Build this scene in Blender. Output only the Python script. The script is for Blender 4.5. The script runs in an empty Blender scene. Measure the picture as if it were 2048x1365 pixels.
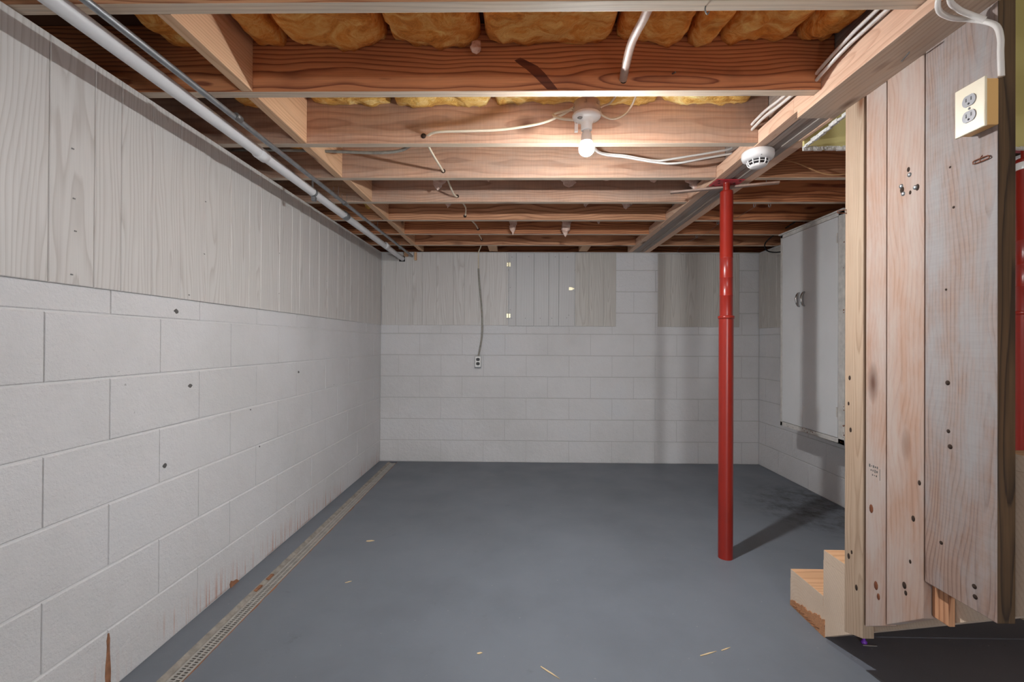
import bpy, bmesh, math, random
from mathutils import Vector, Matrix, noise
random.seed(7)
SC = bpy.context.scene
COL = SC.collection

# ------------------------------------------------------------------ camera
cam = bpy.data.cameras.new('camera')
cam.sensor_fit = 'HORIZONTAL'; cam.sensor_width = 36.0
cam.lens = 900.4 * 36.0 / 2048.0
cam.clip_start = 0.02
camo = bpy.data.objects.new('camera', cam); COL.objects.link(camo)
r_ = Vector((0.999869, 0.015418, 0.005019)); u_ = Vector((-0.004958, -0.004008, 0.999980)); w_ = Vector((-0.015438, 0.999873, 0.003931))
M4 = Matrix((r_, u_, -w_)).transposed().to_4x4()
M4.translation = Vector((0, 0, 1.13614))
camo.matrix_world = M4
SC.camera = camo

# ------------------------------------------------------------------ light and exposure
SC.view_settings.view_transform = 'Standard'
SC.view_settings.look = 'None'
SC.view_settings.gamma = 1.0
SC.view_settings.use_curve_mapping = False
SC.view_settings.exposure = 0.06
SC.cycles.max_bounces = 10
SC.cycles.diffuse_bounces = 6
wd = bpy.data.worlds.new('world'); SC.world = wd; wd.use_nodes = True
bg = wd.node_tree.nodes['Background']
bg.inputs[0].default_value = (0.97, 0.985, 1.0, 1); bg.inputs[1].default_value = 0.29
def lamp(name, loc, watts, radius, col):
    l = bpy.data.lights.new(name, 'POINT'); l.energy = watts; l.shadow_soft_size = radius; l.color = col
    o = bpy.data.objects.new(name, l); o.location = loc; COL.objects.link(o); return o
# added fill lamp, unseen far behind the camera, evens out the brightness
lamp('far_fill_light', (0.28, -4.2, 1.30), 250, 0.14, (0.94, 0.975, 1.0))
lamp('flash_light', (0.83, -0.25, 1.32), 4.5, 0.06, (0.94, 0.975, 1.0))      # the photographer's flash, held to the right of the camera
BULB_STRENGTH = 3500.0      # lower dome of the LED bulb in view

# ------------------------------------------------------------------ dimensions (metres)
XL, XR, YB, ZJ, ZT = -1.3214, 2.2625, 4.2779, 2.0023, 2.237
PITCH = 0.4064
JY = [1.563 + PITCH * k for k in range(-3, 8)]   # joist centre lines

# ------------------------------------------------------------------ materials
class NT:
    def __init__(s, name):
        s.m = bpy.data.materials.new(name); s.m.use_nodes = True
        s.t = s.m.node_tree; s.b = s.t.nodes['Principled BSDF']
    def n(s, typ, **kw):
        nd = s.t.nodes.new(typ)
        for k, v in kw.items():
            if k.startswith('i_'):
                key = k[2:]; key = int(key) if key.isdigit() else key.replace('_', ' ')
                nd.inputs[key].default_value = v
            else: setattr(nd, k, v)
        return nd
    def l(s, a, b): s.t.links.new(a, b)
    def math(s, op, a, b=None, clamp=False):
        nd = s.n('ShaderNodeMath', operation=op, use_clamp=clamp)
        for i, v in enumerate((a, b)):
            if v is None: continue
            if isinstance(v, (int, float)): nd.inputs[i].default_value = v
            else: s.l(v, nd.inputs[i])
        return nd.outputs[0]
    def ramp(s, fac, stops):
        nd = s.n('ShaderNodeValToRGB'); cr = nd.color_ramp
        while len(cr.elements) > 1: cr.elements.remove(cr.elements[-1])
        cr.elements[0].position = stops[0][0]; cr.elements[0].color = (*stops[0][1], 1)
        for p, c in stops[1:]:
            e = cr.elements.new(p); e.color = (*c, 1)
        s.l(fac, nd.inputs[0]); return nd.outputs[0]
    def mix(s, fac, a, b, mode='MIX'):
        nd = s.n('ShaderNodeMix', data_type='RGBA', blend_type=mode)
        for sock, v in ((nd.inputs[0], fac), (nd.inputs[6], a), (nd.inputs[7], b)):
            if isinstance(v, (int, float)): sock.default_value = v
            elif isinstance(v, tuple): sock.default_value = (*v, 1)
            else: s.l(v, sock)
        return nd.outputs[2]
    def bump(s, h, strength, dist):
        nd = s.n('ShaderNodeBump'); nd.inputs['Strength'].default_value = strength; nd.inputs['Distance'].default_value = dist
        s.l(h, nd.inputs['Height']); s.l(nd.outputs[0], s.b.inputs['Normal'])
def g(v): return (v, v, v)
def srgb(*c):
    return tuple((x / 255 / 12.92) if x / 255 <= .04045 else ((x / 255 + .055) / 1.055) ** 2.4 for x in c)

def simple(name, col, rough=.5, metal=0.0, bumps=None, var=0.0, vscale=8):
    t = NT(name); t.b.inputs['Roughness'].default_value = rough; t.b.inputs['Metallic'].default_value = metal
    t.b.inputs['Base Color'].default_value = (*col, 1)
    tc = t.n('ShaderNodeTexCoord')
    if var:
        n = t.n('ShaderNodeTexNoise', i_Scale=vscale, i_Detail=5.0); t.l(tc.outputs['Object'], n.inputs['Vector'])
        lo = tuple(x * (1 - var) for x in col); hi = tuple(min(1, x * (1 + var)) for x in col)
        t.l(t.ramp(n.outputs[0], [(.3, lo), (.7, hi)]), t.b.inputs['Base Color'])
    if bumps:
        n = t.n('ShaderNodeTexNoise', i_Scale=bumps[0], i_Detail=3.0); t.l(tc.outputs['Object'], n.inputs['Vector'])
        t.bump(n.outputs[0], bumps[1], bumps[2])
    return t.m

def wood(name, early, late, blot, ring=34.0, pith=.075, wav=.02, knot=None, rough=.7, contrast=1.0, grey=None, fibre=.25, along=.35, knotd=1.0, greyamt=.6, saw=0.0, bumpd=.0008, nscale=3.2):
    """softwood: rings around a pith beside the board, running along local X"""
    t = NT(name); t.b.inputs['Roughness'].default_value = rough
    tc = t.n('ShaderNodeTexCoord'); oi = t.n('ShaderNodeObjectInfo')
    rv = t.n('ShaderNodeCombineXYZ')
    t.l(t.math('MULTIPLY', oi.outputs['Random'], 37.0), rv.inputs[0])
    t.l(t.math('MULTIPLY', t.math('SUBTRACT', t.math('FRACT', t.math('MULTIPLY', oi.outputs['Random'], 17.3)), .5), .12), rv.inputs[1])
    t.l(t.math('MULTIPLY', t.math('SUBTRACT', t.math('FRACT', t.math('MULTIPLY', oi.outputs['Random'], 7.7)), .5), .12), rv.inputs[2])
    v0 = t.n('ShaderNodeVectorMath', operation='ADD'); t.l(tc.outputs['Object'], v0.inputs[0]); t.l(rv.outputs[0], v0.inputs[1])
    # knots
    kmap = t.n('ShaderNodeMapping'); kmap.inputs['Scale'].default_value = (2.3 * knotd, 6.5 * knotd, 3.0)
    t.l(v0.outputs[0], kmap.inputs[0])
    vor = t.n('ShaderNodeTexVoronoi', i_Scale=1.0); t.l(kmap.outputs[0], vor.inputs['Vector'])
    kd = vor.outputs['Distance']
    knear = t.math('MULTIPLY', t.math('SUBTRACT', .42, kd), 2.4, clamp=True)     # disturbance near a knot
    # ring field
    smap = t.n('ShaderNodeMapping'); smap.inputs['Scale'].default_value = (along, 1, 1); t.l(v0.outputs[0], smap.inputs[0])
    n1 = t.n('ShaderNodeTexNoise', i_Scale=nscale, i_Detail=2.0); t.l(smap.outputs[0], n1.inputs['Vector'])
    sub = t.n('ShaderNodeVectorMath', operation='SUBTRACT'); t.l(n1.outputs['Color'], sub.inputs[0]); sub.inputs[1].default_value = (.5, .5, .5)
    sc = t.n('ShaderNodeVectorMath', operation='SCALE'); t.l(sub.outputs[0], sc.inputs[0])
    t.l(t.math('ADD', t.math('MULTIPLY', knear, .03), wav * 2.2), sc.inputs['Scale'])
    add = t.n('ShaderNodeVectorMath', operation='ADD'); t.l(v0.outputs[0], add.inputs[0]); t.l(sc.outputs[0], add.inputs[1])
    pm = t.n('ShaderNodeMapping'); pm.inputs['Location'].default_value = (0, pith, pith * .35); pm.inputs['Scale'].default_value = (.02, 1, 1)
    t.l(add.outputs[0], pm.inputs[0])
    wv = t.n('ShaderNodeTexWave', wave_type='RINGS', rings_direction='X', wave_profile='SAW', i_Scale=ring, i_Distortion=.6, i_Detail=2.0)
    wv.inputs['Detail Scale'].default_value = 6.0
    t.l(pm.outputs[0], wv.inputs['Vector'])
    mid = tuple(a * .55 + b * .45 for a, b in zip(early, late))
    late2 = tuple(e + (l - e) * contrast for e, l in zip(early, late))
    colr = t.ramp(wv.outputs['Fac'], [(0, early), (.45, early), (.72, tuple(e + (m - e) * contrast for e, m in zip(early, mid))), (.9, late2), (1.0, early)])
    # fibres
    fm = t.n('ShaderNodeMapping'); fm.inputs['Scale'].default_value = (5, 260, 260); t.l(v0.outputs[0], fm.inputs[0])
    fn = t.n('ShaderNodeTexNoise', i_Scale=1.0, i_Detail=3.0); t.l(fm.outputs[0], fn.inputs['Vector'])
    colr = t.mix(fibre, colr, t.ramp(fn.outputs[0], [(.3, g(.35)), (.7, g(1.3))]), 'MULTIPLY') if False else t.mix(fibre, colr, t.mix(1.0, colr, t.ramp(fn.outputs[0], [(.3, g(.45)), (.65, g(1.0))]), 'MULTIPLY'))
    # blotches of stain / age
    bm_ = t.n('ShaderNodeMapping'); bm_.inputs['Scale'].default_value = (1.3, 5, 5); t.l(v0.outputs[0], bm_.inputs[0])
    bn = t.n('ShaderNodeTexNoise', i_Scale=1.6, i_Detail=5.0, i_Roughness=.62); t.l(bm_.outputs[0], bn.inputs['Vector'])
    colr = t.mix(t.math('MULTIPLY', t.ramp(bn.outputs[0], [(.42, g(0)), (.72, g(1))]), .75), colr, t.mix(1.0, colr, blot, 'MULTIPLY'))
    if grey:
        gn = t.n('ShaderNodeTexNoise', i_Scale=3.0, i_Detail=6.0, i_Roughness=.7); gm = t.n('ShaderNodeMapping'); gm.inputs['Scale'].default_value = (.8, 3, 3); gm.inputs['Location'].default_value = (3, 1, 7)
        t.l(v0.outputs[0], gm.inputs[0]); t.l(gm.outputs[0], gn.inputs['Vector'])
        colr = t.mix(t.math('MULTIPLY', t.ramp(gn.outputs[0], [(.38, g(0)), (.62, g(1))]), greyamt), colr, grey)
    if saw:      # rough-sawn tooth marks across the board
        sm = t.n('ShaderNodeMapping'); sm.inputs['Scale'].default_value = (170, 9, 9); t.l(v0.outputs[0], sm.inputs[0])
        sn = t.n('ShaderNodeTexNoise', i_Scale=1.0, i_Detail=2.0); t.l(sm.outputs[0], sn.inputs['Vector'])
        colr = t.mix(saw, colr, t.mix(1.0, colr, t.ramp(sn.outputs[0], [(.35, g(.5)), (.6, g(1.0))]), 'MULTIPLY'))
    if knot:
        colr = t.mix(t.ramp(kd, [(.045, g(1)), (.09, g(.55)), (.16, g(0))]), colr, knot)
    t.l(colr, t.b.inputs['Base Color'])
    t.bump(fn.outputs[0], .35, bumpd)
    return t.m

M = {}
KN = srgb(84, 46, 30)
M['joist'] = wood('joist_face', srgb(214, 158, 118), srgb(134, 72, 42), (.7, .62, .56), ring=26, pith=.085, wav=.03, knot=KN, contrast=.8, fibre=.35, nscale=4.5)
M['joist_red'] = wood('joist_face_red', srgb(206, 138, 92), srgb(112, 50, 26), (.68, .56, .5), ring=24, pith=.09, wav=.035, knot=KN, contrast=.9, fibre=.35, nscale=4.5)
M['joist_lit'] = wood('joist_face_lit', srgb(214, 170, 142), srgb(156, 106, 82), (.74, .68, .66), ring=24, pith=.08, wav=.03, knot=KN, contrast=.6, fibre=.35, saw=.16, grey=srgb(174, 154, 140), greyamt=.55, nscale=4.5)  # paler base paints in the bulb's light on the joists near it
M['joist_edge'] = wood('joist_edge', srgb(232, 208, 182), srgb(190, 150, 120), (.8, .78, .76), ring=30, knot=KN, contrast=.5, grey=srgb(204, 194, 180), greyamt=.5, fibre=.35, knotd=.7)
M['block'] = wood('blocking_lumber', srgb(228, 186, 148), srgb(196, 144, 104), (.84, .78, .74), ring=34, knot=KN, contrast=.55, fibre=.2)
M['ledger'] = wood('ledger_lumber', srgb(232, 194, 166), srgb(196, 142, 112), (.84, .78, .74), ring=26, knot=KN, contrast=.5, fibre=.2, knotd=.8, wav=.05, nscale=5)
M['girder'] = wood('girder_lumber', srgb(178, 154, 138), srgb(120, 92, 76), (.66, .62, .6), ring=28, knot=srgb(92, 62, 48), contrast=.7, grey=srgb(150, 146, 142), greyamt=.7, fibre=.5)
M['pine'] = wood('partition_pine', srgb(184, 152, 134), srgb(150, 106, 84), (.86, .72, .62), ring=22, pith=.10, wav=.06, knot=srgb(90, 56, 40), contrast=.4, grey=srgb(182, 168, 160), greyamt=.8, fibre=.2, knotd=.9, nscale=5)
M['stud'] = wood('stud_lumber', srgb(190, 164, 140), srgb(150, 118, 92), (.84, .78, .74), ring=42, knot=srgb(112, 70, 40), contrast=.6, fibre=.25, knotd=.9, grey=srgb(176, 156, 134), greyamt=.4, wav=.04)
M['wide'] = wood('weathered_board', srgb(166, 138, 124), srgb(118, 90, 76), (.82, .76, .74), ring=34, pith=.1, wav=.05, knot=srgb(92, 54, 38), contrast=.7, grey=srgb(158, 154, 154), greyamt=.85, fibre=.3, saw=.1, nscale=5)
M['treated'] = wood('dark_board_edge', srgb(98, 74, 50), srgb(48, 32, 22), (.7, .66, .6), ring=60, contrast=.9, fibre=.5)
M['stair'] = wood('stair_lumber', srgb(216, 194, 172), srgb(198, 168, 142), (.9, .86, .82), ring=26, knot=srgb(128, 92, 62), contrast=.4, fibre=.12)
M['tread'] = wood('stair_tread_lumber', srgb(228, 180, 138), srgb(196, 140, 98), (.85, .78, .72), ring=24, contrast=.6, fibre=.15)
M['rot'] = wood('rotten_wood', srgb(206, 150, 108), srgb(140, 82, 48), (.6, .5, .42), ring=70, contrast=1, fibre=.6)
M['panel'] = wood('wood_print_panel', srgb(216, 212, 208), srgb(180, 171, 164), (.97, .96, .96), ring=22, pith=.06, wav=.075, contrast=.5, fibre=.14, rough=.45, along=.13, bumpd=.0001, nscale=7)
M['panel_dark'] = wood('wood_print_panel_dark', srgb(204, 199, 192), srgb(166, 157, 148), (.96, .95, .93), ring=24, pith=.06, wav=.06, contrast=.5, fibre=.2, rough=.45, along=.13, bumpd=.0001, nscale=7)
M['door_panel'] = wood('painted_panel', srgb(200, 198, 197), srgb(188, 185, 183), (.97, .97, .97), ring=15, pith=.11, wav=.05, contrast=.5, fibre=.1, rough=.45, along=.16, bumpd=.0001)
M['panel_edge'] = simple('panel_edge_brown', srgb(120, 66, 40), .8)
M['dark_wood'] = simple('sill_dark', srgb(66, 44, 32), .85, var=.3)
M['pad'] = wood('girder_pad', srgb(206, 178, 154), srgb(158, 122, 96), (.72, .66, .6), ring=22, knot=srgb(92, 58, 42), contrast=.5, grey=srgb(188, 174, 160), greyamt=.6, fibre=.3, wav=.05, knotd=1.2)
M['panel_back'] = simple('panel_groove', srgb(206, 203, 200), .5)
M['lath'] = wood('lath_wood', srgb(186, 150, 130), srgb(140, 104, 86), (.8, .75, .7), ring=60, contrast=.6, grey=srgb(150, 136, 128))

def painted_block(name, rust=False):
    t = NT(name); t.b.inputs['Roughness'].default_value = .55
    ge = t.n('ShaderNodeNewGeometry'); pos = ge.outputs['Position']
    n1 = t.n('ShaderNodeTexNoise', i_Scale=1.7, i_Detail=5.0, i_Roughness=.6); t.l(pos, n1.inputs['Vector'])
    col = t.ramp(n1.outputs[0], [(.3, srgb(214, 212, 211)), (.55, srgb(224, 222, 222)), (.75, srgb(222, 222, 224))])
    # small dark pits and scuffs
    n2 = t.n('ShaderNodeTexNoise', i_Scale=46.0, i_Detail=4.0, i_Roughness=.7); t.l(pos, n2.inputs['Vector'])
    n3 = t.n('ShaderNodeTexNoise', i_Scale=2.3, i_Detail=2.0); t.l(pos, n3.inputs['Vector'])
    pit = t.math('MULTIPLY', t.ramp(n2.outputs[0], [(.68, g(0)), (.76, g(1))]), t.ramp(n3.outputs[0], [(.5, g(0)), (.66, g(.7))]))
    col = t.mix(pit, col, srgb(120, 116, 112))
    if rust:
        sp = t.n('ShaderNodeSeparateXYZ'); t.l(pos, sp.inputs[0])
        mp = t.n('ShaderNodeMapping'); mp.inputs['Scale'].default_value = (62, 62, 1.6); t.l(pos, mp.inputs[0])
        rn = t.n('ShaderNodeTexNoise', i_Scale=1.0, i_Detail=3.0, i_Roughness=.55); t.l(mp.outputs[0], rn.inputs['Vector'])
        m2 = t.n('ShaderNodeTexNoise', i_Scale=2.6, i_Detail=2.0); t.l(pos, m2.inputs['Vector'])
        low = t.math('MULTIPLY', t.math('SUBTRACT', .13, sp.outputs[2]), 11.0, clamp=True)
        msk = t.math('MULTIPLY', t.math('MULTIPLY', t.ramp(rn.outputs[0], [(.50, g(0)), (.62, g(1))]), low), t.ramp(m2.outputs[0], [(.36, g(0)), (.52, g(.62))]))
        col = t.mix(msk, col, srgb(196, 128, 94))
        base = t.math('MULTIPLY', t.math('SUBTRACT', .02, sp.outputs[2]), 60.0, clamp=True)
        col = t.mix(t.math('MULTIPLY', base, t.ramp(m2.outputs[0], [(.45, g(0)), (.62, g(.7))])), col, srgb(150, 92, 62))
    t.l(col, t.b.inputs['Base Color'])
    n4 = t.n('ShaderNodeTexNoise', i_Scale=120.0, i_Detail=4.0, i_Roughness=.65); t.l(pos, n4.inputs['Vector'])
    n5 = t.n('ShaderNodeTexNoise', i_Scale=28.0, i_Detail=3.0); t.l(pos, n5.inputs['Vector'])
    t.bump(t.math('ADD', n4.outputs[0], t.math('MULTIPLY', n5.outputs[0], 1.4)), .65, .007)
    return t.m
M['paint_rust'] = painted_block('painted_block_with_rust', True)
M['paint'] = painted_block('painted_block')
M['mortar'] = simple('painted_mortar', srgb(218, 217, 216), .6, bumps=(60, .4, .002))

M['mortar_dirty'] = simple('dusty_mortar', srgb(196, 194, 192), .7, bumps=(60, .4, .002))

def floor_mat(name, col, dark):
    t = NT(name)
    ge = t.n('ShaderNodeNewGeometry'); pos = ge.outputs['Position']
    n1 = t.n('ShaderNodeTexNoise', i_Scale=1.1, i_Detail=6.0, i_Roughness=.6); t.l(pos, n1.inputs['Vector'])
    c = t.ramp(n1.outputs[0], [(.3, tuple(x * .84 for x in col)), (.5, col), (.7, tuple(x * 1.1 for x in col))])
    n2 = t.n('ShaderNodeTexNoise', i_Scale=70.0, i_Detail=2.0); t.l(pos, n2.inputs['Vector'])
    c = t.mix(t.ramp(n2.outputs[0], [(.73, g(0)), (.77, g(.5))]), c, srgb(168, 166, 160))
    n3 = t.n('ShaderNodeTexNoise', i_Scale=5.0, i_Detail=8.0, i_Roughness=.75); t.l(pos, n3.inputs['Vector'])
    c = t.mix(t.ramp(n3.outputs[0], [(.62, g(0)), (.74, g(dark))]), c, srgb(40, 40, 42))
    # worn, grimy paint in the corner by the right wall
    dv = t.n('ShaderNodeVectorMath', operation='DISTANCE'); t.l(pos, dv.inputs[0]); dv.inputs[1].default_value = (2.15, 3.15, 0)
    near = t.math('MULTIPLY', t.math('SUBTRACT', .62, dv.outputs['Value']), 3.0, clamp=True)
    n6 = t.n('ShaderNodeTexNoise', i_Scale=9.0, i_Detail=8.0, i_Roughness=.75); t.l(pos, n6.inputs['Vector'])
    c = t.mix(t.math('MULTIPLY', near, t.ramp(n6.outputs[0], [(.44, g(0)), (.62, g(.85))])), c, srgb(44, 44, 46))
    t.l(c, t.b.inputs['Base Color'])
    rn = t.n('ShaderNodeTexNoise', i_Scale=3.0, i_Detail=4.0); t.l(pos, rn.inputs['Vector'])
    t.l(t.ramp(rn.outputs[0], [(.3, g(.42)), (.7, g(.58))]), t.b.inputs['Roughness'])
    t.b.inputs['Specular IOR Level'].default_value = .35
    n4 = t.n('ShaderNodeTexNoise', i_Scale=14.0, i_Detail=7.0, i_Roughness=.6); t.l(pos, n4.inputs['Vector'])
    t.bump(n4.outputs[0], .3, .003)
    return t.m
M['floor'] = floor_mat('grey_floor_paint', srgb(115, 120, 128), .25)
M['bare'] = floor_mat('bare_dark_concrete', srgb(104, 107, 116), .7)
M['rim'] = simple('raw_concrete_edge', srgb(150, 143, 134), .9, bumps=(80, .8, .004), var=.25, vscale=30)
M['rust'] = simple('rust', srgb(150, 104, 76), .9, bumps=(90, .7, .003), var=.4, vscale=25)
M['grate'] = simple('grey_plastic_grate', srgb(168, 163, 156), .6, var=.12, vscale=20)
M['black'] = simple('black', srgb(16, 16, 17), .7)
def batt_mat(name, a, b, c):
    t = NT(name); t.b.inputs['Roughness'].default_value = .95
    tc = t.n('ShaderNodeNewGeometry'); mp = t.n('ShaderNodeMapping'); mp.inputs['Scale'].default_value = (5, 9, 12); t.l(tc.outputs['Position'], mp.inputs[0])
    n = t.n('ShaderNodeTexNoise', i_Scale=1.5, i_Detail=7.0, i_Roughness=.62, i_Distortion=1.6); t.l(mp.outputs[0], n.inputs['Vector'])
    t.l(t.ramp(n.outputs[0], [(.28, c), (.46, a), (.6, b), (.74, tuple(min(1, x * 1.35 + .05) for x in b))]), t.b.inputs['Base Color'])
    n2 = t.n('ShaderNodeTexNoise', i_Scale=38.0, i_Detail=5.0, i_Distortion=2.0); t.l(tc.outputs['Position'], n2.inputs['Vector'])
    t.bump(n2.outputs[0], .7, .01)
    return t.m
M['batt_amber'] = batt_mat('amber_fibreglass', srgb(232, 152, 66), srgb(246, 190, 108), srgb(184, 104, 40))
M['batt_yellow'] = batt_mat('yellow_fibreglass', srgb(234, 188, 98), srgb(246, 216, 146), srgb(196, 134, 60))
M['batt_pink'] = batt_mat('dusty_pink_fibreglass', srgb(222, 186, 168), srgb(238, 212, 198), srgb(176, 128, 108))
M['pvc'] = simple('white_pvc', srgb(222, 220, 220), .35, var=.04)
M['steel'] = simple('galvanised_steel', srgb(150, 152, 154), .45, .75, var=.15, vscale=30)
M['steel_dark'] = simple('dull_steel', srgb(120, 118, 116), .5, .6, var=.2, vscale=40)
M['chrome'] = simple('chrome', srgb(190, 190, 190), .18, 1.0)
M['brass'] = simple('brass', srgb(226, 216, 184), .4, .8)
M['cable'] = simple('cream_cable', srgb(228, 214, 190), .45, var=.08)
M['cable_white'] = simple('white_cable', srgb(222, 216, 210), .45, var=.08)
M['cable_aged'] = simple('aged_pale_cable', srgb(182, 154, 138), .5, var=.12, vscale=30)
M['cable_grey'] = simple('grey_cloth_cable', srgb(158, 154, 144), .7, var=.2, vscale=40, bumps=(250, .5, .001))
M['cable_tan'] = simple('tan_cable', srgb(196, 148, 102), .5)
M['red'] = simple('red_enamel', srgb(144, 36, 25), .3, var=.08, vscale=6)
M['red_plate'] = simple('red_plate', srgb(190, 48, 60), .45)
M['cabinet'] = simple('white_cabinet_enamel', srgb(222, 222, 222), .45, var=.03, vscale=5)
M['cabinet_chip'] = simple('chipped_white_enamel', srgb(208, 204, 198), .6, var=.14, vscale=30)
M['yellow'] = simple('pale_yellow_wall', srgb(226, 212, 146), .6, var=.02)
M['plaster'] = simple('torn_drywall_edge', srgb(222, 218, 214), .9, bumps=(60, 1, .01), var=.1, vscale=40)
M['ivory'] = simple('ivory_plastic', srgb(238, 226, 200), .35)
M['ivory_box'] = simple('tan_plastic_box', srgb(226, 180, 118), .4)
M['socket_grey'] = simple('grey_socket', srgb(150, 148, 152), .4)
M['socket_dark'] = simple('dark_socket', srgb(36, 32, 34), .4)
M['porcelain'] = simple('white_porcelain', srgb(236, 234, 230), .25)
M['box_metal'] = simple('dusty_metal_box', srgb(186, 168, 152), .55, .2, var=.1, vscale=30)
M['smoke'] = simple('white_plastic', srgb(236, 232, 230), .35)
M['subfloor'] = simple('subfloor_boards', srgb(96, 60, 38), .85, var=.3, vscale=4)
M['rusty'] = simple('rusty_iron', srgb(128, 74, 48), .7, .3, var=.25, vscale=50)
M['purple'] = simple('purple_plastic', srgb(126, 60, 190), .4)
M['chip'] = simple('pale_wood_chip', srgb(214, 190, 150), .8)
M['hole'] = simple('dark_hole', srgb(52, 34, 22), .9)
def emis(name, col, st):
    t = NT(name); t.b.inputs['Base Color'].default_value = (.9, .9, .9, 1)
    t.b.inputs['Emission Color'].default_value = (*col, 1); t.b.inputs['Emission Strength'].default_value = st
    return t.m
M['glow_low'] = emis('bulb_dome_lit', (.95, .98, 1.0), BULB_STRENGTH)
M['glow_up'] = emis('bulb_shoulder_lit', (1, .97, .95), 14.0)

# ------------------------------------------------------------------ helpers
def link(name, me, parent=None, loc=(0, 0, 0), rot=(0, 0, 0)):
    o = bpy.data.objects.new(name, me); COL.objects.link(o)
    o.location = loc; o.rotation_euler = rot
    if parent is not None: o.parent = parent
    return o
def tag(o, label=None, cat=None, group=None, kind=None):
    if label: o['label'] = label
    if cat: o['category'] = cat
    if group: o['group'] = group
    if kind: o['kind'] = kind
    return o
def thing(name, label, cat, loc=(0, 0, 0), rotz=0, group=None):
    o = bpy.data.objects.new(name, None); COL.objects.link(o); o.empty_display_size = .05
    o.location = loc; o.rotation_euler = (0, 0, rotz)
    return tag(o, label, cat, group)

class MB:
    def __init__(s): s.v = []; s.f = []; s.mi = []; s.sm = []
    def add(s, vs, fs, mi=0, smooth=False):
        b = len(s.v); s.v += [tuple(p) for p in vs]
        for f in fs: s.f.append(tuple(b + i for i in f)); s.mi.append(mi); s.sm.append(smooth)
        return s
    def box(s, c, d, mi=0):
        x, y, z = c; a, b, h = d[0] / 2, d[1] / 2, d[2] / 2
        vs = [(x + i * a, y + j * b, z + k * h) for i in (-1, 1) for j in (-1, 1) for k in (-1, 1)]
        return s.add(vs, [(0, 1, 3, 2), (4, 6, 7, 5), (0, 4, 5, 1), (2, 3, 7, 6), (0, 2, 6, 4), (1, 5, 7, 3)], mi)
    def tube(s, pts, rad, seg=8, mi=0, sub=5, flat=None):
        P = [Vector(p) for p in pts]
        if len(P) > 2 and sub > 1:
            Q = []
            for i in range(len(P) - 1):
                p0 = P[i - 1] if i else P[i] * 2 - P[i + 1]; p1, p2 = P[i], P[i + 1]
                p3 = P[i + 2] if i + 2 < len(P) else p2 * 2 - p1
                for k in range(sub):
                    t = k / sub
                    Q.append(.5 * ((2 * p1) + (p2 - p0) * t + (2 * p0 - 5 * p1 + 4 * p2 - p3) * t * t + (3 * p1 - p0 - 3 * p2 + p3) * t ** 3))
            Q.append(P[-1]); P = Q
        R = rad if callable(rad) else (lambda t: rad)
        vs = []; n = len(P); nrm = None
        for i in range(n):
            tg = (P[min(i + 1, n - 1)] - P[max(i - 1, 0)]).normalized()
            if nrm is None:
                a = Vector((0, 0, 1)) if abs(tg.z) < .9 else Vector((1, 0, 0)); nrm = tg.cross(a).normalized()
            nrm = (nrm - tg * nrm.dot(tg)).normalized(); bn = tg.cross(nrm)
            rr = R(i / max(1, n - 1))
            for k in range(seg):
                an = 2 * math.pi * k / seg
                vs.append(P[i] + nrm * math.cos(an) * rr * (flat or 1) + bn * math.sin(an) * rr)
        fs = [(i * seg + k, i * seg + (k + 1) % seg, (i + 1) * seg + (k + 1) % seg, (i + 1) * seg + k) for i in range(n - 1) for k in range(seg)]
        s.add(vs, fs, mi, True)
        s.add([vs[k] for k in range(seg)], [tuple(range(seg))[::-1]], mi); s.add([vs[(n - 1) * seg + k] for k in range(seg)], [tuple(range(seg))], mi)
        return s
    def lathe(s, prof, c=(0, 0, 0), seg=28, mi=0, smooth=True, axis='Z'):
        """prof: (radius, height) pairs"""
        def T(x, y, h):
            p = {'Z': (x, y, h), 'X': (h, x, y), 'Y': (x, h, -y)}[axis]
            return (c[0] + p[0], c[1] + p[1], c[2] + p[2])
        vs = []; fs = []
        for r, h in prof:
            for k in range(seg):
                a = 2 * math.pi * k / seg; vs.append(T(r * math.cos(a), r * math.sin(a), h))
        for i in range(len(prof) - 1):
            for k in range(seg): fs.append((i * seg + k, i * seg + (k + 1) % seg, (i + 1) * seg + (k + 1) % seg, (i + 1) * seg + k))
        s.add(vs, fs, mi, smooth)
        for i in (0, len(prof) - 1):
            if prof[i][0] > 1e-6: s.add([vs[i * seg + k] for k in range(seg)], [tuple(range(seg))], mi)
        return s
    def prism(s, poly, a, b, plane='YZ', mi=0):
        def T(p, h): return {'YZ': (h, p[0], p[1]), 'XZ': (p[0], h, p[1]), 'XY': (p[0], p[1], h)}[plane]
        n = len(poly); vs = [T(p, a) for p in poly] + [T(p, b) for p in poly]
        return s.add(vs, [tuple(range(n))[::-1], tuple(range(n, 2 * n))] + [(i, (i + 1) % n, n + (i + 1) % n, n + i) for i in range(n)], mi)
    def mesh(s, name, mats, bevel=0, recalc=True, merge=False):
        me = bpy.data.meshes.new(name); me.from_pydata(s.v, [], s.f)
        for p, mi, sm in zip(me.polygons, s.mi, s.sm): p.material_index = mi; p.use_smooth = sm
        for m in (mats if isinstance(mats, (list, tuple)) else [mats]): me.materials.append(m)
        bm = bmesh.new(); bm.from_mesh(me)
        if merge or bevel: bmesh.ops.remove_doubles(bm, verts=bm.verts, dist=1e-6)
        if bevel: bmesh.ops.bevel(bm, geom=[e for e in bm.edges if len(e.link_faces) == 2 and e.calc_face_angle(0) > .5], offset=bevel, segments=2, affect='EDGES', profile=.6)
        if recalc: bmesh.ops.recalc_face_normals(bm, faces=bm.faces)
        bm.to_mesh(me); bm.free(); me.update()
        return me
    def obj(s, name, mats, parent=None, loc=(0, 0, 0), rot=(0, 0, 0), **k):
        return link(name, s.mesh(name, mats, **k), parent, loc, rot)

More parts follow.
